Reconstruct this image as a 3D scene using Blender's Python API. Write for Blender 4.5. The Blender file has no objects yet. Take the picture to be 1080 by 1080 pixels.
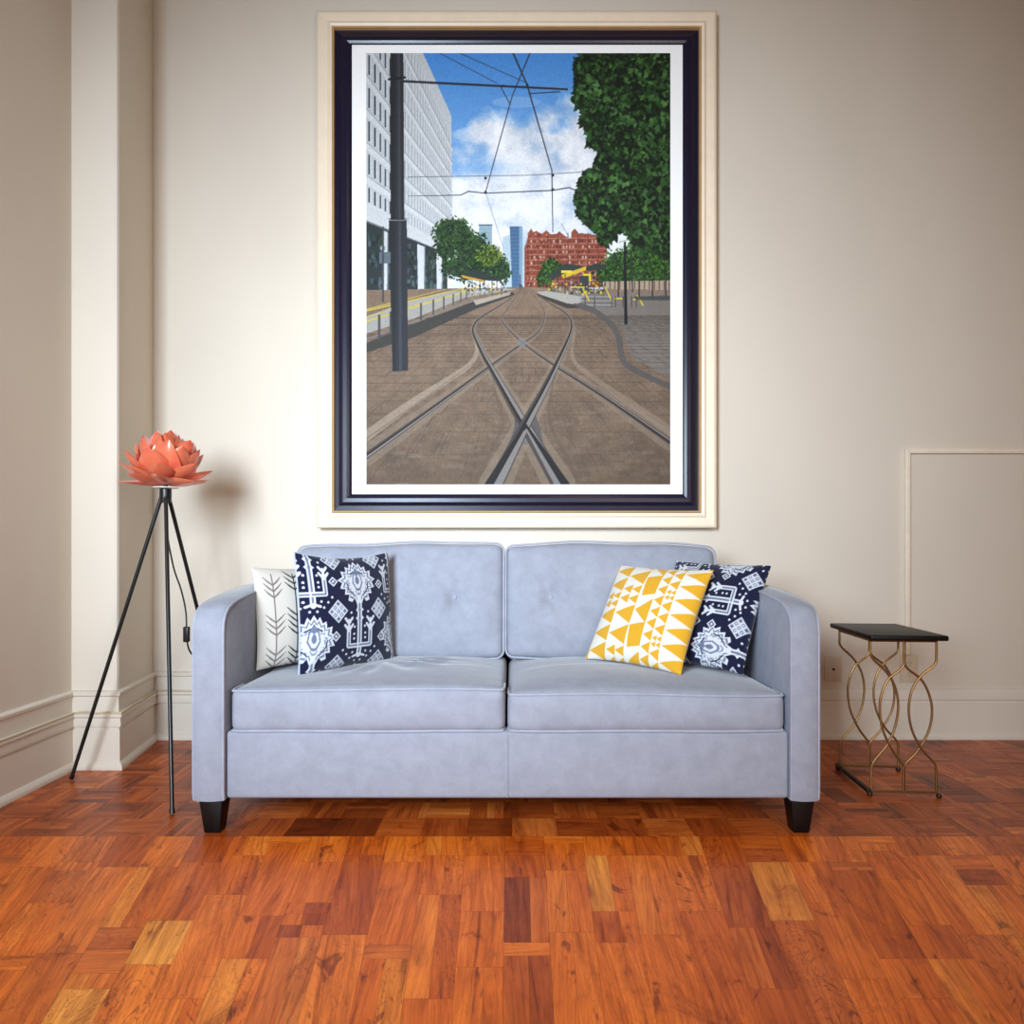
import bpy, bmesh, math, random
import numpy as np
from mathutils import Vector, Matrix

# ------------------------------------------------------------------ camera, world, light, exposure
SC = bpy.context.scene
C = SC.collection
PI = math.pi
F = 731.0          # focal length in pixels of the 1080 frame
H = 0.87           # eye height

cam_d = bpy.data.cameras.new('camera')
cam_d.sensor_width = 36.0
cam_d.lens = 36.0 * F / 1080.0
cam_d.shift_y = 37.0 / 1080.0
cam_d.clip_start = 0.05
cam = bpy.data.objects.new('camera', cam_d)
cam.location = (0, 0, H)
cam.rotation_euler = (PI / 2, 0, 0)
C.objects.link(cam)
SC.camera = cam

world = bpy.data.worlds.new('world')
SC.world = world
world.use_nodes = True
world.node_tree.nodes['Background'].inputs[0].default_value = (0.75, 0.85, 1.0, 1)
world.node_tree.nodes['Background'].inputs[1].default_value = 0.6

def area(name, loc, target, sx, sy, power, col, spread=180):
    d = bpy.data.lights.new(name, 'AREA')
    d.shape = 'RECTANGLE'; d.size = sx; d.size_y = sy
    d.energy = power; d.color = col; d.spread = math.radians(spread)
    o = bpy.data.objects.new(name, d)
    o.location = loc
    o.rotation_euler = (Vector(target) - Vector(loc)).to_track_quat('-Z', 'Y').to_euler()
    C.objects.link(o)
    return o

# daylight entering through the left window behind the camera, an added warm fill, and a weak warm ceiling lamp
area('window_daylight', (-1.10, -0.93, 1.60), (-0.15, 3.15, 1.22), 0.85, 1.3, 58, (0.72, 0.86, 1.0), 78)
area('window_daylight', (1.25, -0.93, 1.75), (0.2, 2.5, 0.4), 1.0, 1.5, 25, (1.0, 0.905, 0.78), 140)  # added fill light, brightens the pier side and left wall
area('ceiling_lamp_light', (0.7, 0.6, 3.72), (0.7, 0.7, 0.0), 0.5, 0.5, 6, (1.0, 0.76, 0.52))

SC.view_settings.view_transform = 'Standard'
SC.view_settings.look = 'None'
SC.view_settings.gamma = 1.0
SC.view_settings.exposure = 0.0
SC.view_settings.use_curve_mapping = False

# ------------------------------------------------------------------ helpers
def s2l(c):
    c = np.asarray(c, dtype=float)
    if c.max() > 1.0: c = c / 255.0
    return np.where(c <= 0.04045, c / 12.92, ((c + 0.055) / 1.055) ** 2.4)

def rgba(c):
    l = s2l(c); return (float(l[0]), float(l[1]), float(l[2]), 1.0)

class NT:
    def __init__(self, name):
        self.m = bpy.data.materials.new(name); self.m.use_nodes = True
        self.t = self.m.node_tree; self.b = self.t.nodes['Principled BSDF']
    def n(self, typ, **kw):
        nd = self.t.nodes.new(typ)
        for k, v in kw.items(): setattr(nd, k, v)
        return nd
    def l(self, a, b): self.t.links.new(a, b)
    def mix(self, fac, a, b, mode='MIX'):
        nd = self.n('ShaderNodeMix', data_type='RGBA', blend_type=mode)
        for i, v in ((0, fac), (6, a), (7, b)):
            if hasattr(v, 'node'): self.l(v, nd.inputs[i])
            else: nd.inputs[i].default_value = v
        return nd.outputs[2]
    def noise(self, vec, scale, detail=3, rough=0.55, dist=0.0):
        nd = self.n('ShaderNodeTexNoise')
        nd.inputs['Scale'].default_value = scale; nd.inputs['Detail'].default_value = detail
        nd.inputs['Roughness'].default_value = rough; nd.inputs['Distortion'].default_value = dist
        if vec is not None: self.l(vec, nd.inputs['Vector'])
        return nd.outputs['Fac']
    def ramp(self, fac, stops):
        nd = self.n('ShaderNodeValToRGB')
        el = nd.color_ramp.elements
        while len(el) < len(stops): el.new(0.5)
        for e, (p, c) in zip(el, stops):
            e.position = p; e.color = c
        self.l(fac, nd.inputs[0]); return nd.outputs[0]
    def coord(self, which='Object'):
        return self.n('ShaderNodeTexCoord').outputs[which]
    def mapping(self, vec, scale=(1, 1, 1), rot=(0, 0, 0)):
        nd = self.n('ShaderNodeMapping'); nd.inputs['Scale'].default_value = scale
        nd.inputs['Rotation'].default_value = rot
        self.l(vec, nd.inputs['Vector']); return nd.outputs[0]
    def bump(self, h, strength=0.2, dist=0.01):
        nd = self.n('ShaderNodeBump'); nd.inputs['Strength'].default_value = strength
        nd.inputs['Distance'].default_value = dist
        self.l(h, nd.inputs['Height']); self.l(nd.outputs[0], self.b.inputs['Normal'])

def simple(name, col, rough=0.5, metal=0.0, nscale=20, namp=0.06, bump=0.0, sheen=0.0, spec=0.5):
    k = NT(name)
    c = rgba(col)
    lo = tuple(max(0, v * (1 - namp)) for v in c[:3]) + (1,)
    hi = tuple(min(1, v * (1 + namp)) for v in c[:3]) + (1,)
    nz = k.noise(k.coord(), nscale, 4)
    k.l(k.ramp(nz, [(0.3, lo), (0.7, hi)]), k.b.inputs['Base Color'])
    k.b.inputs['Roughness'].default_value = rough
    k.b.inputs['Metallic'].default_value = metal
    k.b.inputs['Specular IOR Level'].default_value = spec
    if sheen:
        k.b.inputs['Sheen Weight'].default_value = sheen; k.b.inputs['Sheen Roughness'].default_value = 0.4
    if bump: k.bump(nz, bump, 0.005)
    return k.m

def attr_mat(name, rough=0.8, weave=0.0, sheen=0.0, spec=0.3):
    k = NT(name)
    a = k.n('ShaderNodeAttribute', attribute_name='paint')
    k.l(a.outputs['Color'], k.b.inputs['Base Color'])
    k.b.inputs['Roughness'].default_value = rough
    k.b.inputs['Specular IOR Level'].default_value = spec
    if sheen: k.b.inputs['Sheen Weight'].default_value = sheen
    if weave:
        k.bump(k.noise(k.coord(), 900, 2), weave, 0.002)
    return k.m

def link(name, me, mat=None, parent=None, loc=(0, 0, 0), smooth=True):
    o = bpy.data.objects.new(name, me)
    C.objects.link(o)
    o.location = loc
    if mat is not None:
        for m in (mat if isinstance(mat, (list, tuple)) else [mat]): me.materials.append(m)
    if parent is not None: o.parent = parent
    if smooth and len(me.polygons):
        me.polygons.foreach_set('use_smooth', [True] * len(me.polygons))
    return o

def thing(name, label, cat, loc=(0, 0, 0), rz=0, group=None):
    o = bpy.data.objects.new(name, None)
    o.empty_display_size = 0.1
    C.objects.link(o)
    o.location = loc; o.rotation_euler = (0, 0, rz)
    o['label'] = label; o['category'] = cat
    if group: o['group'] = group
    return o

def tag(o, label, cat, group=None):
    o['label'] = label; o['category'] = cat
    if group: o['group'] = group
    return o

def struct(o):
    o['kind'] = 'structure'; return o

def from_pd(verts, faces):
    me = bpy.data.meshes.new('m'); me.from_pydata([tuple(map(float, v)) for v in verts], [], faces)
    me.validate(); me.update(); return me

class MB:
    """collects simple shapes into one mesh"""
    def __init__(self): self.v = []; self.f = []
    def add(self, v, f):
        n = len(self.v); self.v += [tuple(map(float, p)) for p in v]; self.f += [tuple(i + n for i in q) for q in f]; return self
    def box(self, a, b):
        x0, y0, z0 = a; x1, y1, z1 = b
        return self.add([(x0, y0, z0), (x1, y0, z0), (x1, y1, z0), (x0, y1, z0), (x0, y0, z1), (x1, y0, z1), (x1, y1, z1), (x0, y1, z1)],
                 [(0, 3, 2, 1), (4, 5, 6, 7), (0, 1, 5, 4), (1, 2, 6, 5), (2, 3, 7, 6), (3, 0, 4, 7)])
    def tube(self, pts, r, n=10, closed=False):
        P = [Vector(p) for p in pts]
        R = r if isinstance(r, (list, tuple)) else [r] * len(P)
        m = len(P)
        T = []
        for i in range(m):
            a = P[(i - 1) % m] if (closed or i > 0) else P[i]
            b = P[(i + 1) % m] if (closed or i < m - 1) else P[i]
            T.append((b - a).normalized())
        up = Vector((0, 0, 1)) if abs(T[0].z) < 0.9 else Vector((1, 0, 0))
        N = (up - T[0] * up.dot(T[0])).normalized()
        vs = []; fs = []
        for i in range(m):
            N = (N - T[i] * N.dot(T[i])).normalized()
            B = T[i].cross(N)
            for k in range(n):
                a = 2 * PI * k / n
                vs.append(P[i] + (N * math.cos(a) + B * math.sin(a)) * R[i])
        for i in range(m if closed else m - 1):
            j = (i + 1) % m
            for k in range(n):
                k2 = (k + 1) % n
                fs.append((i * n + k, i * n + k2, j * n + k2, j * n + k))
        if not closed:
            fs.append(tuple(range(n))[::-1]); fs.append(tuple((m - 1) * n + k for k in range(n)))
        return self.add(vs, fs)
    def lathe(self, prof, c=(0, 0, 0), n=24):
        vs = []; fs = []
        for r, z in prof:
            for k in range(n):
                a = 2 * PI * k / n
                vs.append((c[0] + r * math.cos(a), c[1] + r * math.sin(a), c[2] + z))
        for i in range(len(prof) - 1):
            for k in range(n):
                k2 = (k + 1) % n
                fs.append((i * n + k, i * n + k2, (i + 1) * n + k2, (i + 1) * n + k))
        fs.append(tuple(range(n))[::-1]); fs.append(tuple((len(prof) - 1) * n + k for k in range(n)))
        return self.add(vs, fs)
    def build(self, name, mat, parent=None, loc=(0, 0, 0), bevel=0.0, seg=3, smooth=True, subsurf=0):
        me = bpy.data.meshes.new(name); me.from_pydata(self.v, [], self.f)
        me.validate(); me.update()
        bm = bmesh.new(); bm.from_mesh(me)
        bmesh.ops.recalc_face_normals(bm, faces=bm.faces)
        if bevel:
            bmesh.ops.bevel(bm, geom=[e for e in bm.edges if len(e.link_faces) == 2 and e.calc_face_angle() > 0.5] ,
                            offset=bevel, segments=seg, profile=0.5, affect='EDGES')
        bm.to_mesh(me); bm.free()
        o = link(name, me, mat, parent, loc, smooth=False)
        if smooth:
            me.polygons.foreach_set('use_smooth', [True] * len(me.polygons))
            if hasattr(me, 'set_sharp_from_angle'): me.set_sharp_from_angle(angle=0.7)
        return o

def smooth_path(pts, n=8, closed=False):
    """Catmull-Rom through pts"""
    P = [Vector(p) for p in pts]; out = []
    m = len(P)
    for i in range(m if closed else m - 1):
        p0 = P[(i - 1) % m] if (closed or i > 0) else P[0]
        p1 = P[i]; p2 = P[(i + 1) % m]
        p3 = P[(i + 2) % m] if (closed or i + 2 < m) else P[-1]
        for k in range(n):
            t = k / n
            out.append(0.5 * ((2 * p1) + (p2 - p0) * t + (2 * p0 - 5 * p1 + 4 * p2 - p3) * t * t + (3 * p1 - p0 - 3 * p2 + p3) * t ** 3))
    if not closed: out.append(P[-1])
    return out

def grid_mesh(P, col=None, name='m', flip=False):
    """P: ny x nx x 3 array of points, col: ny x nx x 3 linear colours"""
    ny, nx = P.shape[:2]
    me = bpy.data.meshes.new(name)
    idx = np.arange(ny * nx).reshape(ny, nx)
    q = np.stack([idx[:-1, :-1], idx[:-1, 1:], idx[1:, 1:], idx[1:, :-1]], axis=-1).reshape(-1, 4)
    if flip: q = q[:, ::-1]
    nf = len(q)
    me.vertices.add(ny * nx); me.vertices.foreach_set('co', P.reshape(-1).astype(np.float32))
    me.loops.add(nf * 4); me.loops.foreach_set('vertex_index', q.reshape(-1).astype(np.int32))
    me.polygons.add(nf); me.polygons.foreach_set('loop_start', (np.arange(nf) * 4).astype(np.int32))
    me.update(calc_edges=True)
    if col is not None:
        a = me.color_attributes.new('paint', 'FLOAT_COLOR', 'POINT')
        c4 = np.ones((ny * nx, 4), dtype=np.float32); c4[:, :3] = col.reshape(-1, 3)
        a.data.foreach_set('color', c4.reshape(-1))
    me.validate()
    return me

# value noise for the painted surfaces
def vnoise(h, w, cell, seed, octaves=4):
    rs = np.random.RandomState(seed); out = np.zeros((h, w)); amp = 1.0; tot = 0
    for o in range(octaves):
        c = max(cell / 2 ** o, 1.0)
        gh, gw = int(h / c) + 3, int(w / c) + 3
        g = rs.rand(gh, gw)
        yy = np.arange(h) / c; xx = np.arange(w) / c
        y0 = yy.astype(int); x0 = xx.astype(int)
        fy = yy - y0; fx = xx - x0
        fy = fy * fy * (3 - 2 * fy); fx = fx * fx * (3 - 2 * fx)
        fy = fy[:, None]; fx = fx[None, :]
        a = g[y0][:, x0]; b = g[y0][:, x0 + 1]; c_ = g[y0 + 1][:, x0]; d = g[y0 + 1][:, x0 + 1]
        out += amp * ((a * (1 - fx) + b * fx) * (1 - fy) + (c_ * (1 - fx) + d * fx) * fy)
        tot += amp; amp *= 0.55
    return out / tot

class Canvas:
    """a small anti-aliased painter: colours are 0..255 sRGB; y runs downwards"""
    def __init__(self, x0, y0, x1, y1, s, bg=(255, 255, 255)):
        self.x0, self.y0, self.s = x0, y0, s
        self.w = int(round((x1 - x0) * s)); self.h = int(round((y1 - y0) * s))
        self.a = np.zeros((self.h, self.w, 3)) + np.array(bg, float)
        self.X = x0 + (np.arange(self.w) + 0.5) / s; self.Y = y0 + (np.arange(self.h) + 0.5) / s
    def _box(self, xa, ya, xb, yb):
        i0 = max(0, int((ya - self.y0) * self.s) - 2); i1 = min(self.h, int((yb - self.y0) * self.s) + 3)
        j0 = max(0, int((xa - self.x0) * self.s) - 2); j1 = min(self.w, int((xb - self.x0) * self.s) + 3)
        return i0, i1, j0, j1
    def blend(self, i0, i1, j0, j1, cov, col, alpha=1.0):
        k = (cov * alpha)[..., None]
        self.a[i0:i1, j0:j1] = self.a[i0:i1, j0:j1] * (1 - k) + np.asarray(col, float) * k
    def poly(self, pts, col, alpha=1.0, ss=2):
        p = np.asarray(pts, float)
        i0, i1, j0, j1 = self._box(p[:, 0].min(), p[:, 1].min(), p[:, 0].max(), p[:, 1].max())
        if i1 <= i0 or j1 <= j0: return
        off = (np.arange(ss) + 0.5) / ss
        ys = self.y0 + ((np.arange(i0, i1)[:, None] + off[None]) .reshape(-1)) / self.s
        xs = self.x0 + ((np.arange(j0, j1)[:, None] + off[None]).reshape(-1)) / self.s
        ins = np.zeros((len(ys), len(xs)), bool)
        q = np.roll(p, -1, axis=0)
        for (ax, ay), (bx, by) in zip(p, q):
            if ay == by: continue
            m = (ys >= min(ay, by)) & (ys < max(ay, by))
            if not m.any(): continue
            xc = ax + (ys[m] - ay) * (bx - ax) / (by - ay)
            ins[m] ^= xs[None, :] < xc[:, None]
        cov = ins.reshape(i1 - i0, ss, j1 - j0, ss).mean(axis=(1, 3))
        self.blend(i0, i1, j0, j1, cov, col, alpha)
    def line(self, pts, wd, col, alpha=1.0):
        """wd: width, or a list of widths for each point"""
        W = list(wd) if isinstance(wd, (list, tuple)) else [wd] * len(pts)
        W += [W[-1]] * (len(pts) - len(W))
        xa = min(p[0] for p in pts) - max(W); xb = max(p[0] for p in pts) + max(W)
        ya = min(p[1] for p in pts) - max(W); yb = max(p[1] for p in pts) + max(W)
        i0, i1, j0, j1 = self._box(xa, ya, xb, yb)
        if i1 <= i0 or j1 <= j0: return
        X = self.X[None, j0:j1]; Y = self.Y[i0:i1, None]
        cov = np.zeros((i1 - i0, j1 - j0))
        for k in range(len(pts) - 1):
            ax, ay = pts[k]; bx, by = pts[k + 1]
            dx, dy = bx - ax, by - ay; L = dx * dx + dy * dy + 1e-12
            t = np.clip(((X - ax) * dx + (Y - ay) * dy) / L, 0, 1)
            d = np.hypot(X - ax - t * dx, Y - ay - t * dy)
            hw = (W[k] + (W[k + 1] - W[k]) * t) / 2
            full = np.minimum(1.0, 2 * hw * self.s)
            cov = np.maximum(cov, np.clip((hw - d) * self.s + 0.5, 0, 1) * 1.0 * full)
        self.blend(i0, i1, j0, j1, cov, col, alpha)
    def disc(self, cx, cy, rx, col, ry=None, alpha=1.0):
        ry = ry or rx
        i0, i1, j0, j1 = self._box(cx - rx, cy - ry, cx + rx, cy + ry)
        if i1 <= i0 or j1 <= j0: return
        X = (self.X[None, j0:j1] - cx) / rx; Y = (self.Y[i0:i1, None] - cy) / ry
        cov = np.clip((1 - np.hypot(X, Y)) * min(rx, ry) * self.s + 0.5, 0, 1)
        self.blend(i0, i1, j0, j1, cov, col, alpha)
    def mask_blend(self, mask, col, alpha=1.0):
        self.blend(0, self.h, 0, self.w, mask, col, alpha)
    def linear(self):
        return s2l(np.clip(self.a, 0, 255) / 255.0)[::-1]      # row 0 = bottom

def lerp(a, b, t): return tuple(np.asarray(a, float) * (1 - t) + np.asarray(b, float) * t)

# ------------------------------------------------------------------ materials
def wall_mat(name, col, streak=0.5):
    k = NT(name)
    co = k.coord()
    a = k.noise(k.mapping(co, (1.5, 1.5, 0.9)), 1.2, 3)
    b = k.noise(co, 130, 2)
    c = rgba(col)
    lo = tuple(v * 0.965 for v in c[:3]) + (1,); hi = tuple(min(1, v * 1.03) for v in c[:3]) + (1,)
    k.l(k.ramp(a, [(0.3, lo), (0.7, hi)]), k.b.inputs['Base Color'])
    k.b.inputs['Roughness'].default_value = 0.75
    k.b.inputs['Specular IOR Level'].default_value = 0.25
    k.bump(b, 0.05, 0.002)
    return k.m
M_wall = wall_mat('cream_wall_paint', (220, 209, 193))
M_base = wall_mat('baseboard_paint', (222, 212, 197))
M_ceil = wall_mat('ceiling_paint', (178, 165, 145))
M_tan = wall_mat('tan_wall_paint', (172, 140, 104))

def floor_mat():
    k = NT('parquet_wood')
    uv = k.n('ShaderNodeUVMap', uv_map='grain').outputs[0]
    at = k.n('ShaderNodeAttribute', attribute_name='paint')
    sep = k.n('ShaderNodeSeparateColor'); k.l(at.outputs['Color'], sep.inputs[0])
    rnd, figure, dim = sep.outputs[0], sep.outputs[1], sep.outputs[2]
    fine = k.noise(k.mapping(uv, (150, 7, 1)), 1.0, 4, 0.6)
    mid = k.noise(k.mapping(uv, (30, 2.0, 1)), 1.0, 5, 0.62, 1.3)
    big = k.noise(k.mapping(uv, (9, 4.5, 1)), 1.0, 4, 0.6, 2.4)
    obj = k.coord()
    # base tone from the board's own number
    tone = k.ramp(rnd, [(0.0, rgba((150, 60, 15))), (0.16, rgba((184, 80, 20))), (0.45, rgba((222, 106, 27))),
                        (0.75, rgba((234, 122, 38))), (0.92, rgba((232, 134, 46))), (1.0, rgba((240, 156, 66)))])
    tone_dim = k.ramp(rnd, [(0.0, rgba((118, 50, 18))), (0.3, rgba((162, 72, 24))), (0.7, rgba((192, 92, 34))), (1.0, rgba((214, 118, 50)))])  # darker set: light falloff towards the back put into the weave colour
    t = k.mix(dim, tone, tone_dim)
    g = k.ramp(fine, [(0.28, (0.60, 0.52, 0.46, 1)), (0.5, (1, 1, 1, 1)), (0.75, (1.1, 1.18, 1.2, 1))])
    t = k.mix(0.8, t, g, 'MULTIPLY')
    g2 = k.ramp(mid, [(0.30, (0.42, 0.32, 0.26, 1)), (0.41, (0.80, 0.74, 0.70, 1)), (0.52, (1, 1, 1, 1)), (0.68, (1.2, 1.36, 1.45, 1))])
    t = k.mix(0.85, t, g2, 'MULTIPLY')
    # thin dark swirling figure lines and dark heartwood patches
    ln = k.n('ShaderNodeMath', operation='PINGPONG'); ln.inputs[1].default_value = 0.5
    mu = k.n('ShaderNodeMath', operation='MULTIPLY'); mu.inputs[1].default_value = 6.0
    k.l(big, mu.inputs[0]); k.l(mu.outputs[0], ln.inputs[0])
    lines = k.ramp(ln.outputs[0], [(0.0, (0.26, 0.18, 0.15, 1)), (0.04, (0.72, 0.64, 0.6, 1)), (0.14, (1, 1, 1, 1))])
    t = k.mix(figure, t, k.mix(1.0, t, lines, 'MULTIPLY'))
    patch = k.ramp(big, [(0.30, (0.34, 0.24, 0.20, 1)), (0.36, (0.85, 0.8, 0.78, 1)), (0.43, (1, 1, 1, 1))])
    t = k.mix(0.9, t, patch, 'MULTIPLY')
    # worn streaks and stains that run across neighbouring boards
    wear = k.noise(k.mapping(obj, (7.0, 2.6, 1)), 1.0, 5, 0.65, 1.6)
    t = k.mix(0.75, t, k.ramp(wear, [(0.30, (0.50, 0.40, 0.34, 1)), (0.42, (0.88, 0.84, 0.80, 1)), (0.55, (1, 1, 1, 1)), (0.75, (1.16, 1.25, 1.3, 1))]), 'MULTIPLY')
    crack = k.n('ShaderNodeMath', operation='PINGPONG'); crack.inputs[1].default_value = 0.5
    mu2 = k.n('ShaderNodeMath', operation='MULTIPLY'); mu2.inputs[1].default_value = 3.0
    k.l(wear, mu2.inputs[0]); k.l(mu2.outputs[0], crack.inputs[0])
    t = k.mix(0.5, t, k.ramp(crack.outputs[0], [(0.0, (0.30, 0.2, 0.16, 1)), (0.012, (0.8, 0.74, 0.7, 1)), (0.03, (1, 1, 1, 1))]), 'MULTIPLY')
    k.l(t, k.b.inputs['Base Color'])
    k.l(k.ramp(mid, [(0.3, (0.42,) * 3 + (1,)), (0.7, (0.30,) * 3 + (1,))]), k.b.inputs['Roughness'])
    k.b.inputs['Specular IOR Level'].default_value = 0.35
    k.bump(fine, 0.12, 0.001)
    return k.m
M_floor = floor_mat()
M_gap = simple('dark_joint_filler', (38, 18, 10), 0.8)

def fabric_mat(name, col):
    k = NT(name)
    co = k.coord()
    a = k.noise(co, 16, 6, 0.68, 0.3)
    b = k.noise(co, 420, 2)
    c = rgba(col)
    lo = tuple(v * 0.90 for v in c[:3]) + (1,); hi = tuple(min(1, v * 1.08) for v in c[:3]) + (1,)
    t = k.ramp(a, [(0.35, lo), (0.68, hi)])
    t = k.mix(0.25, t, k.ramp(b, [(0.3, (0.75, 0.75, 0.75, 1)), (0.7, (1.15, 1.15, 1.15, 1))]), 'MULTIPLY')
    k.l(t, k.b.inputs['Base Color'])
    k.b.inputs['Roughness'].default_value = 0.85
    k.b.inputs['Specular IOR Level'].default_value = 0.2
    k.b.inputs['Sheen Weight'].default_value = 0.35
    k.b.inputs['Sheen Roughness'].default_value = 0.35
    k.bump(b, 0.15, 0.002)
    return k.m
M_sofa = fabric_mat('pale_blue_grey_velvet', (146, 149, 161))
M_pipe = fabric_mat('velvet_piping', (156, 159, 173))
M_black = simple('black_metal', (14, 14, 15), 0.35, 0.0, spec=0.5)
M_blackwood = simple('black_wood', (8, 8, 8), 0.45, spec=0.3)
M_bronze = simple('antique_brass', (150, 112, 66), 0.35, 0.85)
M_bronzed = simple('dark_bronze', (48, 38, 28), 0.45, 0.6)
M_race = simple('ivory_raceway', (238, 226, 206), 0.4)
M_plastic = simple('cream_plastic', (214, 200, 176), 0.4)
M_dark = simple('dark_slot', (20, 18, 16), 0.6)
M_cable = simple('pale_cable', (205, 186, 150), 0.5)

# ------------------------------------------------------------------ room shell
YB = 3.15; XL = -1.735; XR = 3.2; YR = -1.0; ZC = 3.95
path = [(XL, YR), (XL, 2.73), (-1.555, 2.73), (-1.63, YB), (XR, YB), (XR, YR)]

def wall_obj(name, pts, z0=0.0, z1=ZC, th=0.12, mat=None):
    """a wall slab standing behind the line pts (room on the right hand side of travel)"""
    b = MB()
    n = len(pts)
    off = offset_path(pts, -th)
    vs = [(p[0], p[1], z) for z in (z0, z1) for p in list(pts)] + [(p[0], p[1], z) for z in (z0, z1) for p in off]
    fs = []
    for i in range(n - 1):
        fs.append((i, i + 1, n + i + 1, n + i))
        fs.append((2 * n + i, 3 * n + i, 3 * n + i + 1, 2 * n + i + 1))
        fs.append((n + i, n + i + 1, 3 * n + i + 1, 3 * n + i))
        fs.append((i, 2 * n + i, 2 * n + i + 1, i + 1))
    fs.append((0, n, 3 * n, 2 * n)); fs.append((n - 1, 2 * n + n - 1, 3 * n + n - 1, n + n - 1))
    b.add(vs, fs)
    return struct(b.build(name, mat or M_wall, smooth=False))

def offset_path(pts, d):
    """offset to the right of travel by d (room side positive)"""
    P = [Vector((p[0], p[1])) for p in pts]; out = []
    for i, p in enumerate(P):
        ns = []
        if i > 0: t = (p - P[i - 1]).normalized(); ns.append(Vector((t.y, -t.x)))
        if i < len(P) - 1: t = (P[i + 1] - p).normalized(); ns.append(Vector((t.y, -t.x)))
        if len(ns) == 1: o = p + ns[0] * d
        else:
            m = (ns[0] + ns[1]).normalized(); o = p + m * (d / max(0.3, m.dot(ns[0])))
        out.append((o.x, o.y))
    return out

wall_obj('wall_left', [(XL, YR), (XL, 2.73)])
wall_obj('wall_pier', [(XL, 2.73), (-1.567, 2.73), (-1.558, 2.733), (-1.555, 2.742), (-1.63, YB)], th=0.10)
wall_obj('wall_back', [(-1.63, YB), (XR, YB)])
wall_obj('wall_right', [(XR, YB), (XR, YR)], mat=M_tan)
# wall behind the camera with its left window and a right opening added for the fill
b = MB()
wins = [(-1.56, -0.64), (0.72, 1.78)]
z0w, z1w = 0.95, 2.55
xs = [XL - 0.12] + [v for w in wins for v in w] + [XR + 0.12]
for i in range(0, len(xs), 2): b.box((xs[i], YR - 0.15, 0), (xs[i + 1], YR, ZC))
for (a, c) in wins:
    b.box((a, YR - 0.15, 0), (c, YR, z0w)); b.box((a, YR - 0.15, z1w), (c, YR, ZC))
struct(b.build('wall_front', M_tan, smooth=False))
for i, (a, c) in enumerate(wins):
    b = MB(); t = 0.05
    b.box((a, YR - 0.1, z0w), (a + t, YR - 0.02, z1w)); b.box((c - t, YR - 0.1, z0w), (c, YR - 0.02, z1w))
    b.box((a, YR - 0.1, z0w), (c, YR - 0.02, z0w + t)); b.box((a, YR - 0.1, z1w - t), (c, YR - 0.02, z1w))
    b.box((a, YR - 0.1, 1.74), (c, YR - 0.02, 1.78))
    struct(b.build('window_%d' % (i + 1), M_base, smooth=False))  # the second one is unseen, added around the fill light
b = MB(); b.box((XL - 0.12, YR - 0.15, ZC), (XR + 0.12, YB + 0.12, ZC + 0.1))
struct(b.build('ceiling', M_ceil, smooth=False))

# baseboards: a profile swept along the wall line with mitred corners
PROF_TALL = [(0.0, 0.0), (0.030, 0.0), (0.031, 0.010), (0.026, 0.022), (0.016, 0.030), (0.015, 0.155), (0.011, 0.158),
             (0.011, 0.163), (0.020, 0.166), (0.022, 0.176), (0.019, 0.200), (0.026, 0.206), (0.026, 0.214), (0.021, 0.219),
             (0.010, 0.222), (0.009, 0.282), (0.016, 0.288), (0.017, 0.298), (0.010, 0.304), (0.0, 0.306)]
PROF_LOW = [(0.0, 0.0), (0.024, 0.0), (0.025, 0.012), (0.021, 0.022), (0.013, 0.028), (0.012, 0.165), (0.008, 0.168),
            (0.008, 0.174), (0.013, 0.178), (0.014, 0.215), (0.010, 0.222), (0.005, 0.226), (0.0, 0.228)]
def sweep(name, pts, prof, mat):
    b = MB(); n = len(pts); m = len(prof)
    cols = [offset_path(pts, d) for d, z in prof]
    vs = [(cols[j][i][0], cols[j][i][1], prof[j][1]) for i in range(n) for j in range(m)]
    fs = [(i * m + j, (i + 1) * m + j, (i + 1) * m + j + 1, i * m + j + 1) for i in range(n - 1) for j in range(m - 1)]
    fs += [tuple(range(m)), tuple((n - 1) * m + j for j in range(m))[::-1]]
    b.add(vs, fs)
    o = struct(b.build(name, mat)); return o
sweep('baseboard_left', [(XL, YR), (XL, 2.73), (-1.555, 2.73), (-1.63, YB), (-0.2, YB)], PROF_TALL, M_base)
sweep('baseboard_back', [(-0.2, YB), (XR, YB), (XR, YR)], PROF_LOW, M_base)

# ------------------------------------------------------------------ parquet floor
random.seed(11)
Q = []     # x0,y0,x1,y1, direction (0 grain along y, 1 grain along x), rnd, figure, dim
def add_board(x0, y0, x1, y1, d, rnd, fig, dim): Q.append((x0, y0, x1, y1, d, rnd, fig, dim))
Ys = 2.085                                    # the straight joint between back weave and front boards
cell = 0.138
ix0 = int((XL - 0.1) / cell) - 1; ix1 = int(XR / cell) + 1
for i in range(ix0, ix1 + 1):
    for j in range(0, 9):
        x0 = i * cell; y0 = Ys + j * cell
        if y0 > YB: continue
        d = (i + j) % 2
        base = random.gauss(0.45, 0.13)
        wide = x0 > 0.95 and random.random() < 0.55    # broader boards by the table
        n = 2 if wide else 5
        if j == 0 and -0.85 < x0 < 0.85: n = 1
        for k in range(n):
            r = min(1, max(0, base + random.gauss(0, 0.17)))
            o = 0.95 if x0 < 0.95 else 1.0  # back weave takes the tone with the painted falloff
            w = cell / n
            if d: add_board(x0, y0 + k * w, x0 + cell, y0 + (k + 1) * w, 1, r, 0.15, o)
            else: add_board(x0 + k * w, y0, x0 + (k + 1) * w, y0 + cell, 0, r, 0.15, o)
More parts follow.
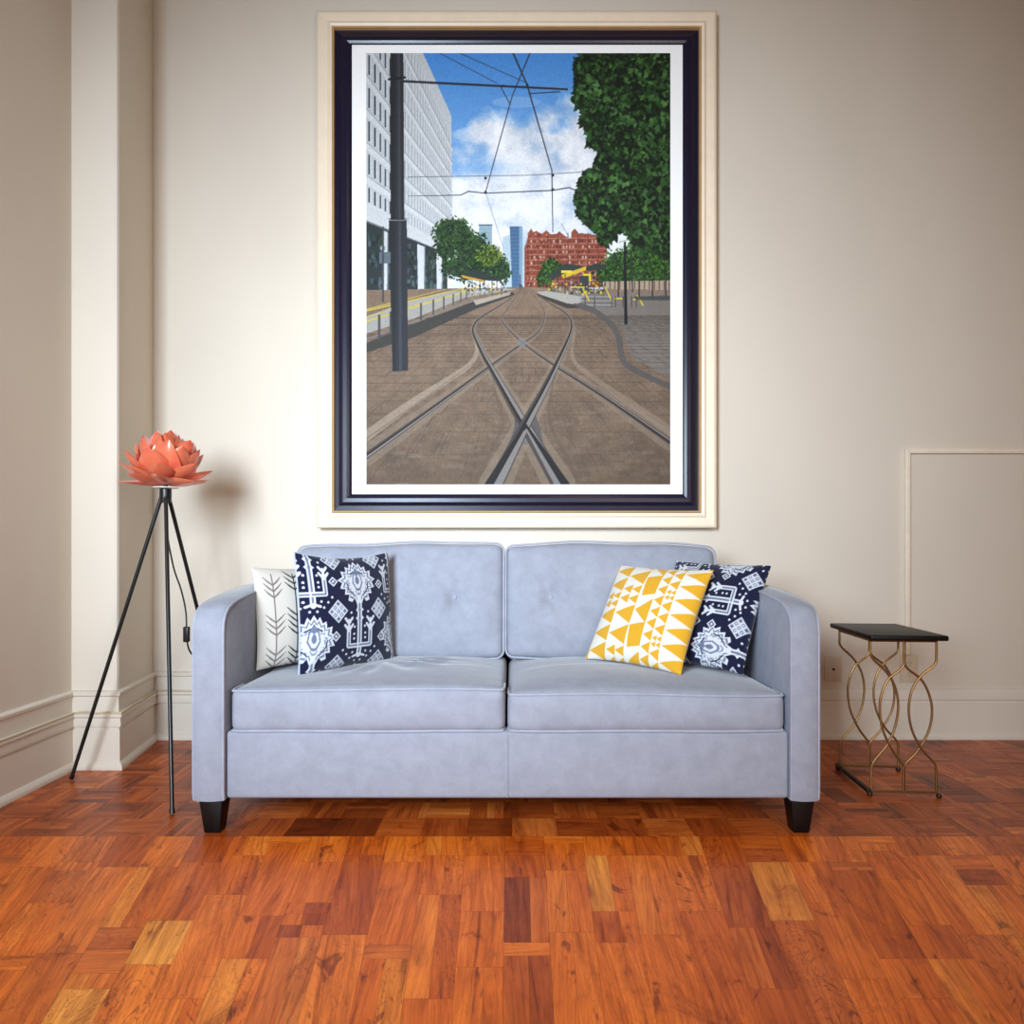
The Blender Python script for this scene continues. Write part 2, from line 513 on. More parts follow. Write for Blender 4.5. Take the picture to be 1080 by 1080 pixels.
# front boards: columns of random cuts
cw = 0.1165
i0 = int((XL - 0.4) / cw) - 1; i1 = int(XR / cw) + 4
def tone_pick():
    r = random.random()
    if r < 0.07: return random.uniform(0.05, 0.25)
    if r < 0.94: return min(0.85, max(0.25, random.gauss(0.52, 0.14)))
    return random.uniform(0.85, 1.0)
for i in range(i0, i1 + 1):
    y = Ys
    first = True
    while y > YR:
        L = random.choice([0.05, 0.13, 0.17, 0.22, 0.30, 0.40])
        if first: L = random.choice([0.05, 0.13, 0.17, 0.20])
        first = False
        y1 = max(y - L, YR)
        x0 = i * cw - 0.021; x1 = x0 + cw
        u = random.random()
        dim = 0.0 if random.random() < 0.85 else 0.5
        if u < 0.5:
            c = x0 + cw * random.uniform(0.35, 0.65)
            add_board(x0, y1, c, y, 0, tone_pick(), random.random() ** 3, dim)
            add_board(c, y1, x1, y, 0, tone_pick(), random.random() ** 3, dim)
        elif u < 0.6 and L < 0.2:
            m = (y + y1) / 2
            add_board(x0, y1, x1, m, 1, tone_pick(), random.random() ** 3, dim)
            add_board(x0, m, x1, y, 1, tone_pick(), random.random() ** 3, dim)
        else:
            add_board(x0, y1, x1, y, 1 if L < 0.1 else 0, tone_pick(), random.random() ** 2, dim)
        y = y1
def fan(x, y):
    """the newer boards taper slightly towards the near side of the room"""
    return x * (0.87 + 0.406 * max(y, -0.5)) / (0.87 + 0.406 * Ys) if y < Ys else x
vs = []; fs = []; uvs = []; cols = []
g = 0.00025
for (x0, y0, x1, y1, d, r, fg, dim) in Q:
    n = len(vs)
    a, b_, c, e = x0 + g, y0 + g, x1 - g, y1 - g
    pts = [(a, b_), (c, b_), (c, e), (a, e)]
    for (x, y) in pts: vs.append((fan(x, y), y, 0.0))
    fs.append((n, n + 1, n + 2, n + 3))
    ou, ov = random.uniform(0, 40), random.uniform(0, 40)
    rot = random.uniform(-0.10, 0.10)
    for (x, y) in pts:
        if d: x, y = y, x
        uvs.append((ou + x * math.cos(rot) - y * math.sin(rot), ov + x * math.sin(rot) + y * math.cos(rot)))
        cols.append((r, fg, dim, 1.0))
me = from_pd(vs, fs)
uvl = me.uv_layers.new(name='grain'); uvl.data.foreach_set('uv', np.array(uvs, np.float32).reshape(-1))
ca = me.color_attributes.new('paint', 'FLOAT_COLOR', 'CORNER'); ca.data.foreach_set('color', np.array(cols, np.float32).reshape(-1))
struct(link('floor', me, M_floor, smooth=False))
b = MB(); b.box((XL - 0.12, YR - 0.15, -0.06), (XR + 0.12, YB + 0.12, -0.0012))
struct(b.build('floor_underlay', M_gap, smooth=False))

# ------------------------------------------------------------------ the framed print
def paint_print():
    cv = Canvas(386, 56, 707, 511, 1.7)
    X, Y = np.meshgrid(cv.X, cv.Y)
    h, w = cv.h, cv.w; s = cv.s
    # sky
    t = np.clip((Y - 56) / 190, 0, 1)[..., None]
    cv.a[:] = np.array([72, 140, 214.]) * (1 - t) + np.array([150, 190, 232.]) * t
    n1 = vnoise(h, w, 70 * s / 1.7 * 1.0, 3, 6); n2 = vnoise(h, w, 34, 9, 5)
    edge = 148 - (X - 475) * 0.38 + (n1 - 0.5) * 110
    cl = np.clip((Y - edge) / 26, 0, 1) * np.clip(0.35 + n2 * 1.3, 0, 1)
    hole = np.exp(-(((X - 505) / 30) ** 2 + ((Y - 178) / 8) ** 2)) * 0.75
    cl = np.clip(cl * (1 - hole), 0, 1)
    shade = 205 + 45 * np.clip(n2 * 1.5 - 0.25, 0, 1)
    shade3 = np.stack([shade, shade + 3, shade + 8], -1)
    cv.a = cv.a * (1 - cl[..., None]) + shade3 * cl[..., None]
    cv.disc(545, 108, 26, (200, 218, 240), 6, 0.25); cv.disc(500, 142, 22, (220, 228, 240), 8, 0.35)
    rs = np.random.RandomState(5)
    VX, VY = 548, 300
    # white office block on the left
    def fy(x, y386): return VY + (y386 - VY) * (VX - x) / (VX - 386.0)
    def top(x): return fy(x, -72)
    cv.poly([(386, 56), (446, 56), (476, 122), (477, 232), (476, 262), (466, 266), (386, 232)], (196, 200, 203))
    for k in range(-1, 8):
        y = 230 - 35.5 * k
        cv.poly([(386, y - 1), (477, fy(477, y - 1)), (477, fy(477, y - 9)), (386, y - 9)], (214, 217, 219))
        cv.line([(386, y - 9.5), (477, fy(477, y - 9.5))], 0.8, (128, 134, 140), 0.7)
        for q in range(0, 70):
            qq = 1 / 162.0 + 2.55e-4 * (q + 0.35)
            x = VX - 1 / qq
            if x > 476: break
            ya, yb = fy(x, y - 12), fy(x, y - 33)
            wd = 2.4 * (VX - x) / 162
            if x < 412:
                cv.poly([(x, ya), (x + wd * 0.9, ya), (x + wd * 0.9, yb), (x, yb)], (62, 72, 82))
                cv.line([(x + wd, ya), (x + wd, yb)], 0.6, (232, 234, 235))
            else:
                cv.line([(x, ya), (x, yb)], wd * 0.55, (140, 147, 153), 0.85)
                cv.line([(x + wd * 0.5, ya), (x + wd * 0.5, yb)], wd * 0.5, (222, 225, 227), 0.9)
    cv.poly([(386, 212), (477, fy(477, 212)), (470, 267), (386, 234)], (205, 208, 210))
    cv.line([(386, 233), (470, 267)], 1.0, (90, 95, 98))
    # ground floor: dark glass and white columns
    cv.poly([(386, 234), (472, 268), (472, 312), (386, 345)], (44, 52, 54))
    for _ in range(240):
        x = rs.uniform(386, 470); y = rs.uniform(fy(x, 240), 318)
        c = [(70, 90, 100), (28, 34, 36), (52, 74, 50), (96, 110, 116)][rs.randint(4)]
        cv.poly([(x, y), (x + rs.uniform(1, 4), y), (x + rs.uniform(1, 4), y + rs.uniform(2, 8)), (x, y + 5)], c, 0.7)
    for x, wd in ((404, 5), (440, 8), (460, 6.5)):
        cv.poly([(x, fy(x, 236)), (x + wd, fy(x + wd, 236)), (x + wd - 1, 314), (x + 1, 318)], (206, 210, 214))
        cv.line([(x + wd, fy(x, 240)), (x + wd, 315)], 1, (120, 126, 130))
    # far towers and haze
    cv.poly([(505, 237), (519, 237), (519, 262), (505, 262)], (140, 165, 178)); cv.line([(505, 237.5), (519, 237.5)], 1.2, (80, 96, 104))
    for k in range(6): cv.line([(505, 240 + 3.6 * k), (519, 240 + 3.6 * k)], 0.5, (196, 210, 216), 0.8)
    cv.poly([(530, 250), (538, 248), (540, 303), (531, 303)], (182, 200, 212))
    cv.poly([(537.5, 239), (550.5, 239), (551, 304), (540, 304)], (70, 104, 138))
    cv.poly([(547.5, 239), (551, 240), (551.5, 300), (547.5, 300)], (130, 160, 184))
    for k in range(16): cv.line([(538, 242 + 4 * k), (551, 242 + 4 * k)], 0.5, (120, 152, 182), 0.6)
    cv.poly([(551, 257), (556, 257), (556, 303), (551, 303)], (188, 196, 204))
    # red brick hotel
    red = (138, 70, 52)
    cv.poly([(553, 262), (558, 247), (565, 244), (575, 248), (592, 246), (600, 252), (612, 246), (628, 248), (640, 254), (640, 303), (553, 306)], red)
    for gx, gw, gt in ((560, 5, 241), (566, 5, 243), (576, 9, 243), (590, 8, 244), (606, 7, 241), (613, 6, 246), (622, 9, 246)):
        cv.poly([(gx - gw / 2, 252), (gx - gw / 2, gt + 4), (gx, gt), (gx + gw / 2, gt + 4), (gx + gw / 2, 252)], (146, 78, 60))
    for r_ in range(9):
        yy = 252 + r_ * 5.6
        cv.line([(555, yy), (640, yy - 1)], 0.8, (206, 150, 128), 0.65)
        for q in range(25):
            xx = 556 + q * 3.4
            cv.poly([(xx, yy + 1.2), (xx + 1.5, yy + 1.2), (xx + 1.5, yy + 4.2), (xx, yy + 4.2)], [(70, 40, 38), (96, 52, 44), (206, 184, 172), (120, 60, 48)][rs.randint(4)], 0.8)
    for _ in range(260):
        x = rs.uniform(554, 640); y = rs.uniform(247, 302); cv.disc(x, y, rs.uniform(0.4, 1.2), [(96, 44, 34), (190, 110, 84), (60, 34, 32), (214, 170, 150)][rs.randint(4)], alpha=0.6)
    for q in range(8): cv.line([(557 + q * 10.5, 246), (557 + q * 10.5, 300)], 1.1, (122, 52, 38), 0.7)
    cv.line([(592, 236), (599, 249)], 0.7, (130, 140, 150))
    # leafy masses
    def leaves(n, region, dark, mid, light, size, seed, slim=0.5):
        r = np.random.RandomState(seed)
        for _ in range(n):
            x, y, lit = region(r)
            if x is None: continue
            sz = size * r.uniform(0.6, 1.5); a = r.uniform(0, 2 * PI) if r.rand() < 0.4 else r.uniform(PI * 0.15, PI * 0.85)
            u = r.rand()
            c = lerp(dark, mid, min(1, u * 1.6)) if u < 0.62 - 0.3 * lit else lerp(mid, light, r.rand() * (0.5 + 0.5 * lit))
            ca, sa = math.cos(a), math.sin(a); wv = sz * slim
            pts = [(0, 0), (sz * 0.35, wv * 0.55), (sz * 0.75, wv * 0.35), (sz * 1.15, 0), (sz * 0.75, -wv * 0.35), (sz * 0.35, -wv * 0.55)]
            cv.poly([(x + px * ca - py * sa, y + px * sa + py * ca) for px, py in pts], c, 0.95)
    def blobs(bl):
        wts = np.array([b_[2] * b_[3] for b_ in bl], float); wts /= wts.sum()
        def f(r):
            b_ = bl[r.choice(len(bl), p=wts)]
            a = r.uniform(0, 2 * PI); q = math.sqrt(r.rand())
            return b_[0] + b_[2] * q * math.cos(a), b_[1] + b_[3] * q * math.sin(a), 0.5 - 0.5 * q * math.sin(a)
        return f
    midtree = [(478, 246, 23, 18), (498, 262, 20, 18), (516, 274, 16, 16), (528, 285, 12, 13), (470, 262, 12, 14), (490, 282, 26, 14)]
    for b_ in midtree: cv.disc(b_[0], b_[1], b_[2] * 0.8, (26, 46, 28), b_[3] * 0.8, 0.9)
    leaves(1500, blobs(midtree), (12, 26, 14), (32, 60, 26), (84, 118, 56), 3.0, 21)
    leaves(160, blobs([(516, 268, 14, 12)]), (60, 80, 20), (120, 140, 40), (170, 170, 60), 2.2, 22)
    rt = [(655, 283, 22, 22), (680, 278, 26, 26), (700, 275, 20, 28), (640, 290, 14, 12), (582, 283, 12, 12), (575, 292, 10, 10)]
    for b_ in rt: cv.disc(b_[0], b_[1], b_[2] * 0.8, (24, 46, 22), b_[3] * 0.8, 0.9)
    leaves(1700, blobs(rt), (12, 28, 10), (40, 78, 24), (104, 146, 56), 3.0, 23)
    # pale arcade behind the right trees
    cv.poly([(636, 297), (707, 296), (707, 311), (636, 311)], (170, 150, 130))
    for q in range(14): cv.line([(638 + q * 5.2, 297), (638 + q * 5.2, 311)], 1.2, (70, 60, 52), 0.8)
    # ---------------- ground
    gm = ((Y > 303 + np.abs(X - 548) * 0.02)).astype(float)
    n3 = vnoise(h, w, 26, 31, 5); n4 = vnoise(h, w, 3, 33, 3)
    dd = np.clip((Y - 303) / 208, 0, 1)
    base = np.stack([146 - 38 * dd, 132 - 36 * dd, 120 - 36 * dd], -1)
    base = base * np.array([0.90, 0.83, 0.765]) * (0.76 + 0.30 * n3 + 0.20 * n4)[..., None]
    cv.a = cv.a * (1 - gm[..., None]) + base * gm[..., None]
    # right pavement, greyer
    cv.poly([(590, 309), (707, 309), (707, 400), (665, 376), (655, 345), (628, 326)], (118, 114, 110), 0.75)
    for q in range(40):
        yy = 312 + q * 2.2 + q * q * 0.03
        if yy < 400: cv.line([(628 + q, yy), (707, yy + 1)], 0.5, (92, 88, 84), 0.5)
    # paving joints
    for k in range(34):
        z = 0.5 + k * 0.22; yy = 303 + 208 / (1 + (33 - k) * 0.18)
        if yy > 320: cv.line([(386, yy + 1.5 * math.sin(k)), (707, yy)], 0.55, (64, 54, 46), 0.6)
        rs2 = np.random.RandomState(k)
        y2 = 303 + 208 / (1 + max(0, 32 - k) * 0.18)
        for xx in rs2.uniform(380, 710, 26):
            t1 = (xx - VX) / 1.0
            if yy > 330: cv.line([(VX + t1, yy), (VX + t1 * (y2 - VY) / (yy - VY), y2)], 0.5, (64, 54, 46), 0.55)
    for _ in range(500):
        x = rs.uniform(386, 707); y = rs.uniform(330, 511); q = (y - 303) / 208
        cv.poly([(x, y), (x + 16 * q, y), (x + 16 * q, y + 5 * q), (x, y + 5 * q)], [(120, 108, 96), (84, 74, 66), (132, 118, 104)][rs.randint(3)], 0.22)
    # left platform, ramp and kerb wall
    cv.poly([(386, 352), (437, 336), (490, 314), (545, 305), (520, 304), (470, 308), (430, 318), (386, 334)], (158, 155, 148))
    cv.poly([(386, 362), (430, 344), (500, 318), (541, 308), (543, 311), (502, 326), (436, 356), (386, 372)], (62, 60, 56))
    cv.line([(386, 358), (432, 341), (500, 316)], 1.5, (120, 118, 112))
    cv.poly([(499, 317), (538, 308), (538, 311), (502, 322)], (168, 158, 142))
    for (xa, ya, xb, yb, wd) in ((386, 339, 500, 305, 1.8), (386, 328, 492, 303.5, 1.5), (386, 326.5, 470, 305, 1.0), (386, 334, 500, 307, 0.8)):
        cv.line([(xa, ya), (xb, yb)], [wd, wd * 0.5], (196, 176, 70))
    for x in (400, 412, 444, 457, 468, 478, 486, 492):
        yt = 337 - (x - 386) * 0.285; k = (540 - x) / 150
        cv.line([(x, yt), (x, yt + 26 * k)], 2.4 * k + 0.4, (72, 72, 74))
    # shelters
    cv.poly([(482, 292), (500, 284), (524, 293), (530, 297), (512, 296), (490, 295)], (44, 54, 50))
    cv.poly([(486, 290), (512, 296), (510, 298), (488, 293)], (196, 150, 50))
    for x in (494, 498, 506, 511, 519, 524, 529): cv.line([(x, 296), (x, 311)], 1.0, (90, 84, 66))
    for _ in range(90):
        x = rs.uniform(488, 534); y = rs.uniform(298, 309)
        cv.disc(x, y, rs.uniform(0.5, 1.4), [(214, 176, 60), (60, 64, 60), (180, 186, 184), (38, 44, 40)][rs.randint(4)], alpha=0.85)
    cv.poly([(576, 292), (596, 278), (612, 280), (616, 284), (600, 288), (584, 294)], (50, 58, 54))
    cv.poly([(612, 284), (628, 278), (642, 280), (636, 284), (622, 286)], (48, 56, 54))
    cv.poly([(592, 290), (618, 281), (618, 285), (594, 294)], (206, 178, 50))
    cv.poly([(592, 285.5), (603, 285.5), (603, 288), (592, 288)], (226, 206, 60))
    cv.poly([(615, 289), (623, 289), (623, 297), (615, 295)], (222, 204, 40)); cv.poly([(611, 291), (621, 291), (621, 309), (611, 309)], (58, 60, 62))
    for x in (581, 588, 596, 604, 608, 626, 632): cv.line([(x, 290), (x, 310)], 1.1, (66, 62, 54))
    for _ in range(110):
        x = rs.uniform(578, 640); y = rs.uniform(298, 311)
        cv.disc(x, y, rs.uniform(0.5, 1.5), [(220, 190, 60), (64, 66, 60), (176, 180, 176), (34, 40, 36), (60, 88, 60)][rs.randint(5)], alpha=0.8)
    cv.poly([(566, 308), (578, 307), (614, 313), (612, 322), (598, 323), (572, 312)], (168, 164, 156))
    cv.poly([(566, 309.5), (598, 320), (612, 322), (612, 325), (598, 325.5), (568, 313)], (66, 58, 52))
    for q in range(6): cv.line([(612, 313 + q * 2.2), (646, 313 + q * 2.2)], 1.0, (150 - 50 * (q % 2),) * 3)
    for pl in ([(603, 303), (614, 303), (621, 317)], [(638, 303), (645, 317)], [(648, 315), (656, 315)], [(668, 316), (678, 316)], [(672, 312), (678, 322)]):
        cv.line(pl, 1.3, (214, 190, 56))
    for x in (617, 627, 645, 649, 657, 666, 671): cv.line([(x, 313), (x, 324)], 1.0, (70, 66, 58))
    # dark ribbon of setts at the right
    cv.line(smoothp([(606, 321), (630, 330), (650, 350), (655, 372), (660, 384), (680, 396), (707, 408)]), [2, 3] + [6] * 41, (84, 80, 78), 0.9)
    cv.line([(552, 304), (548, 300)], 1, (60, 60, 60))
    # ---------------- tram tracks
    def concrete(pts, wd, col=(140, 124, 108), al=0.45): cv.line(smoothp(pts), grow(smoothp(pts), wd), col, al)
    def rail(pts, wd):
        sp = smoothp(pts); g_ = grow(sp, wd)
        cv.line(sp, [v * 1.0 for v in g_], (66, 58, 54), 0.95)
        cv.line([(p[0] + g_[i] * 0.22, p[1]) for i, p in enumerate(sp)], [v * 0.42 for v in g_], (128, 122, 118), 0.95)
        cv.line([(p[0] - g_[i] * 0.12, p[1]) for i, p in enumerate(sp)], [v * 0.25 for v in g_], (24, 20, 20), 0.95)
    def grow(sp, wd): return [max(0.5, wd * ((p[1] - 300) / 211) ** 1.15) for p in sp]
    A1 = [(547, 307), (534, 318), (509, 334), (501, 342), (500, 352), (510, 374), (518, 388), (548, 440), (554, 449), (590, 511)]
    A2 = [(561, 307), (577, 318), (596, 330), (603, 340), (601, 354), (588, 383), (572, 415), (554, 448), (522, 511)]
    B1 = [(549, 307), (535, 326), (529, 336), (535, 346), (552, 362), (583, 384), (640, 420), (707, 466)]
    B2 = [(559, 307), (573, 326), (573, 340), (566, 352), (549, 364), (518, 386), (460, 428), (386, 481)]
    for p_, wd in ((A1, 34), (A2, 34), (B1, 26), (B2, 26)): concrete(p_, wd)
    concrete([(499, 346), (503, 368), (496, 384), (470, 402), (430, 428), (386, 460)], 15, (170, 154, 136), 0.55)
    concrete([(606, 350), (604, 378), (625, 398), (665, 425), (707, 455)], 13, (150, 132, 114), 0.5)
    for off, al in ((-7, 0.6), (9, 0.5)):
        cv.line([(386, 470 + off), (460, 418 + off), (505, 386 + off)], [1.2, 0.8, 0.5], (88, 76, 66), al)
    # planks beside the lower crossing
    concrete([(518, 388), (524, 420), (530, 446), (516, 480), (500, 511)], 5, (92, 76, 64), 0.5)
    concrete([(588, 384), (580, 420), (580, 446), (596, 480), (612, 511)], 5, (92, 76, 64), 0.5)
    # steel frog plates
    cv.poly([(543, 436), (554, 449), (564, 436), (570, 452), (573, 470), (560, 458), (552, 456), (542, 466), (536, 472), (542, 452)], (84, 80, 80))
    cv.poly([(547, 462), (554, 456), (561, 462), (560, 469), (548, 469)], (104, 100, 100))
    rail(B1, 8); rail(B2, 8); rail(A1, 17); rail(A2, 17)
    cv.line([(554, 449), (596, 511)], [4, 9], (30, 27, 28)); cv.line([(555, 453), (588, 511)], [2, 6], (122, 118, 116))
    cv.line([(554, 449), (516, 511)], [4, 9], (30, 27, 28)); cv.line([(553, 455), (524, 511)], [2, 6], (122, 118, 116))
    cv.poly([(547, 357), (553, 357), (556, 362), (550, 367), (545, 363)], (120, 118, 122), 0.8)
    # small black post at the right, far post
    cv.line([(659, 256), (660, 341)], [2.2, 3.4], (24, 24, 26)); cv.line([(665, 248), (667, 308)], 1.4, (52, 54, 56))
    cv.line([(548.5, 290), (548.5, 306)], 0.9, (50, 52, 60)); cv.line([(653, 256), (668, 251)], 1.6, (180, 190, 170))
    for x in (652, 674, 688, 702): cv.line([(x, 296), (x, 313)], 1.4, (48, 38, 32))
    cv.poly([(668, 313), (707, 312), (707, 317), (672, 317)], (60, 62, 58), 0.8)
    # ---------------- big tree, upper right
    outl = [(612, 56), (606, 70), (607, 90), (604, 106), (615, 118), (612, 128), (622, 140), (620, 152), (632, 160), (626, 178), (614, 184), (607, 206), (608, 224), (618, 236),
            (628, 244), (634, 258), (646, 252), (660, 240), (668, 262), (684, 262), (707, 272), (707, 56)]
    cv.poly(outl, (14, 26, 12))
    op = np.array(outl, float)
    def inside(x, y):
        c = False; j = len(op) - 1
        for i in range(len(op)):
            if (op[i, 1] > y) != (op[j, 1] > y) and x < (op[j, 0] - op[i, 0]) * (y - op[i, 1]) / (op[j, 1] - op[i, 1]) + op[i, 0]: c = not c
            j = i
        return c
    def reg(r):
        x, y = r.uniform(602, 710), r.uniform(52, 275)
        if not inside(x, y): return None, None, None
        cl_ = 0.5 + 0.5 * math.sin(x * 0.11 + 2) * math.sin(y * 0.085 + x * 0.03)
        return x, y, cl_
    leaves(2600, reg, (8, 18, 8), (24, 48, 18), (62, 100, 44), 5.2, 40, 0.62)
    leaves(800, reg, (14, 28, 12), (38, 74, 28), (98, 144, 72), 6.0, 41, 0.62)
    leaves(700, reg, (8, 16, 8), (12, 26, 10), (96, 146, 82), 5.0, 42, 0.62)
    for k in range(len(outl) - 2):
        for _ in range(9):
            t_ = rs.rand(); ex = outl[k][0] * (1 - t_) + outl[k + 1][0] * t_; ey = outl[k][1] * (1 - t_) + outl[k + 1][1] * t_
            a = rs.uniform(0, 2 * PI); L = rs.uniform(4, 8); ca, sa = math.cos(a), math.sin(a)
            cv.poly([(ex + px_ * ca - py_ * sa, ey + px_ * sa + py_ * ca) for px_, py_ in ((-L * .5, 0), (0, L * .35), (L * .6, 0), (0, -L * .35))], [(24, 46, 20), (44, 80, 34), (14, 28, 12)][rs.randint(3)])
    # ---------------- wires, arm and mast
    wr = (52, 56, 66)
    cv.line([(541, 56), (556, 90), (582, 180), (583, 245)], [2.0, 1.6, 1.2, 0.8], wr)
    cv.line([(559, 56), (540, 102), (512, 203)], [1.4, 1.1, 0.9], wr)
    cv.line([(512, 203), (531, 262)], 0.7, (150, 156, 166)); cv.line([(528, 92), (538, 110)], 1.0, wr)
    cv.line([(463, 56), (524, 88)], 0.9, wr, 0.8); cv.line([(484, 56), (556, 88)], 0.9, wr, 0.8)
    cv.line([(430, 187), (560, 185), (640, 180)], 0.7, wr, 0.75)
    cv.line([(430, 207), (486, 206), (494, 202), (512, 204), (583, 201), (600, 198), (612, 203)], [0.5, 1.0, 1.2, 1.0, 1.2, 1.2, 1.0], wr)
    for p_ in ((512, 188), (583, 185), (583, 200), (512, 203), (556, 90), (531, 91)): cv.disc(p_[0], p_[1], 1.5, (40, 44, 52))
    cv.line([(426, 86), (598, 94.5)], [2.6, 2.2], (44, 47, 56)); cv.line([(558, 99), (590, 97)], 1.2, wr)
    mast = [(411.5, 56), (425.5, 56), (426.5, 232), (429, 232), (430.5, 391), (414, 392), (410, 232), (411.8, 232)]
    cv.poly(mast, (46, 48, 54))
    cv.poly([(411.8, 56), (416, 56), (417, 232), (418, 391), (414, 392), (410, 232), (411.8, 232)], (38, 40, 44))
    cv.poly([(419, 56), (422, 56), (424, 391), (421, 391)], (70, 73, 80), 0.7)
    cv.line([(410.5, 232.5), (429, 232.5)], 1.2, (112, 116, 122)); cv.line([(410, 84), (427, 82)], 2.4, (34, 36, 40)); cv.line([(410, 231), (429, 231)], 0.8, (30, 32, 36))
    cv.disc(404, 262, 3, (150, 158, 160), 3); cv.poly([(400, 266), (412, 266), (412, 278), (400, 278)], (96, 108, 116))
    cv.line([(404, 240), (404, 318)], 2, (66, 70, 74))
    n5 = vnoise(h, w, 2.2, 50, 2)
    cv.a *= (0.94 + 0.12 * n5)[..., None]
    return cv
def smoothp(pts, n=7):
    sp = smooth_path([(p[0], p[1], 0) for p in pts], n)
    return [(p.x, p.y) for p in sp]

M_cream = simple('cream_frame_paint', (240, 222, 196), 0.35, namp=0.03)
M_gold = simple('pale_gold_lip', (206, 168, 116), 0.4, 0.2)
M_navy = simple('navy_frame_lacquer', (21, 19, 42), 0.3, namp=0.05)
M_mat = simple('white_mat_board', (254, 254, 252), 0.9, namp=0.01)
M_print = attr_mat('printed_photograph', 0.7)

YF = 3.085; SCL = F / YF
def wx(px, Y=YF): return (px - 540) * Y / F
def wz(py, Y=YF): return H - (py - 577) * Y / F
pic = thing('framed_picture', 'large framed street photograph of crossing tram tracks hanging above the sofa', 'picture', (wx(545), YB - 0.03, wz(557)))
def frame_ring(name, inset, prof, mat, parent):
    """prof: list of (inset from the outer edge, y) ; mitred moulding; l,r,t,bt in world metres"""
    b = MB(); m = len(prof)
    vs = []
    for (ins, y) in prof:
        e = inset + ins; yy = YF if y > YB - 0.005 else y
        l, r, t, bt = wx(334 + e, yy), wx(756 - e, yy), wz(11 + e, yy), wz(557 - e, yy)
        vs += [(l, y, bt), (r, y, bt), (r, y, t), (l, y, t)]
    fs = []
    for j in range(m - 1):
        for k in range(4):
            k2 = (k + 1) % 4
            fs.append((j * 4 + k, j * 4 + k2, (j + 1) * 4 + k2, (j + 1) * 4 + k))
    for k in range(4):
        k2 = (k + 1) % 4
        fs.append(((m - 1) * 4 + k, (m - 1) * 4 + k2, k2, k))
    o = link(name, from_pd([(v[0] - parent.location.x, v[1] - parent.location.y, v[2] - parent.location.z) for v in vs], fs), mat, parent, smooth=False)
    bm = bmesh.new(); bm.from_mesh(o.data); bmesh.ops.recalc_face_normals(bm, faces=bm.faces); bm.to_mesh(o.data); bm.free()
    return o
YW = YB - 0.002
frame_ring('outer_frame', 0, [(0, YW), (0, YF + 0.010), (1.2, YF + 0.002), (3, YF), (11, YF + 0.004), (13, YF - 0.002), (16.0, YF + 0.002), (16.5, YW)], M_cream, pic)
frame_ring('frame_lip', 16.5, [(0, YW), (0, YF + 0.004), (1.0, YF + 0.002), (1.8, YF + 0.005), (2.0, YW)], M_gold, pic)
frame_ring('inner_frame', 18.5, [(0, YW), (0, YF + 0.020), (5, YF + 0.018), (9, YF + 0.006), (13, YF + 0.005), (16, YF + 0.010), (17.4, YF + 0.014), (18.0, YW)], M_navy, pic)
YM = YF + 0.016
b = MB(); b.box((wx(371.2, YM), YM, wz(522.4, YM)), (wx(720.8, YM), YM + 0.004, wz(41.2, YM)))
o = b.build('mat_board', M_mat, pic, smooth=False); o.location = -pic.location
cv = paint_print()
YP = YM - 0.0008
xs_ = np.linspace(wx(386.3, YP), wx(707, YP), cv.w) - pic.location.x
zs_ = np.linspace(wz(511, YP), wz(56, YP), cv.h) - pic.location.z
P = np.zeros((cv.h, cv.w, 3)); P[..., 0] = xs_[None, :]; P[..., 1] = YP - pic.location.y; P[..., 2] = zs_[:, None]
link('photo_print', grid_mesh(P, cv.linear() * 0.9), M_print, pic, smooth=False)

# ------------------------------------------------------------------ sofa
def soft_box(w, d, h, r, n=(28, 20, 12), bulge=(0, 0, 0), fn=None):
    """rounded, bulging upholstery block centred on the origin; fn(p, face) -> p"""
    hx, hy, hz = w / 2, d / 2, h / 2
    bm = bmesh.new()
    dims = (hx, hy, hz)
    cache = {}
    def lin(a, k):
        # denser samples near the edges
        e = dims[a]; inner = e - r; m = n[a]
        base = [-e + r * (1 - math.cos(t * PI / 2 / 4)) for t in range(4)]
        mid = list(np.linspace(-inner, inner, m))
        return base + mid + [-v for v in base[::-1]]
    ax = [lin(a, None) for a in range(3)]
    def vert(p):
        key = tuple(round(c, 6) for c in p)
        if key in cache: return cache[key]
        q = Vector(p)
        c = Vector([max(-dims[a] + r, min(dims[a] - r, q[a])) for a in range(3)])
        dv = q - c
        if dv.length > 1e-9:
            q = c + dv.normalized() * r
        u, v, t = q.x / hx, q.y / hy, q.z / hz
        q = Vector((q.x + bulge[0] * (u) * (1 - v * v) * (1 - t * t), q.y + bulge[1] * v * (1 - u ** 4) * (1 - t * t), q.z + bulge[2] * t * (1 - u ** 4) * (1 - v ** 4)))
        if fn: q = fn(q, u, v, t)
        cache[key] = bm.verts.new(q); return cache[key]
    for a in range(3):
        b_, c_ = (a + 1) % 3, (a + 2) % 3
        for sgn in (-1, 1):
            for i in range(len(ax[b_]) - 1):
                for j in range(len(ax[c_]) - 1):
                    q = []
                    for (ii, jj) in ((i, j), (i + 1, j), (i + 1, j + 1), (i, j + 1)):
                        p = [0, 0, 0]; p[a] = sgn * dims[a]; p[b_] = ax[b_][ii]; p[c_] = ax[c_][jj]
                        q.append(vert(p))
                    if len(set(q)) < 3: continue
                    q = list(dict.fromkeys(q))
                    try: bm.faces.new(q if sgn > 0 else q[::-1])
                    except ValueError: pass
    me = bpy.data.meshes.new('m'); bm.to_mesh(me); bm.free(); return me

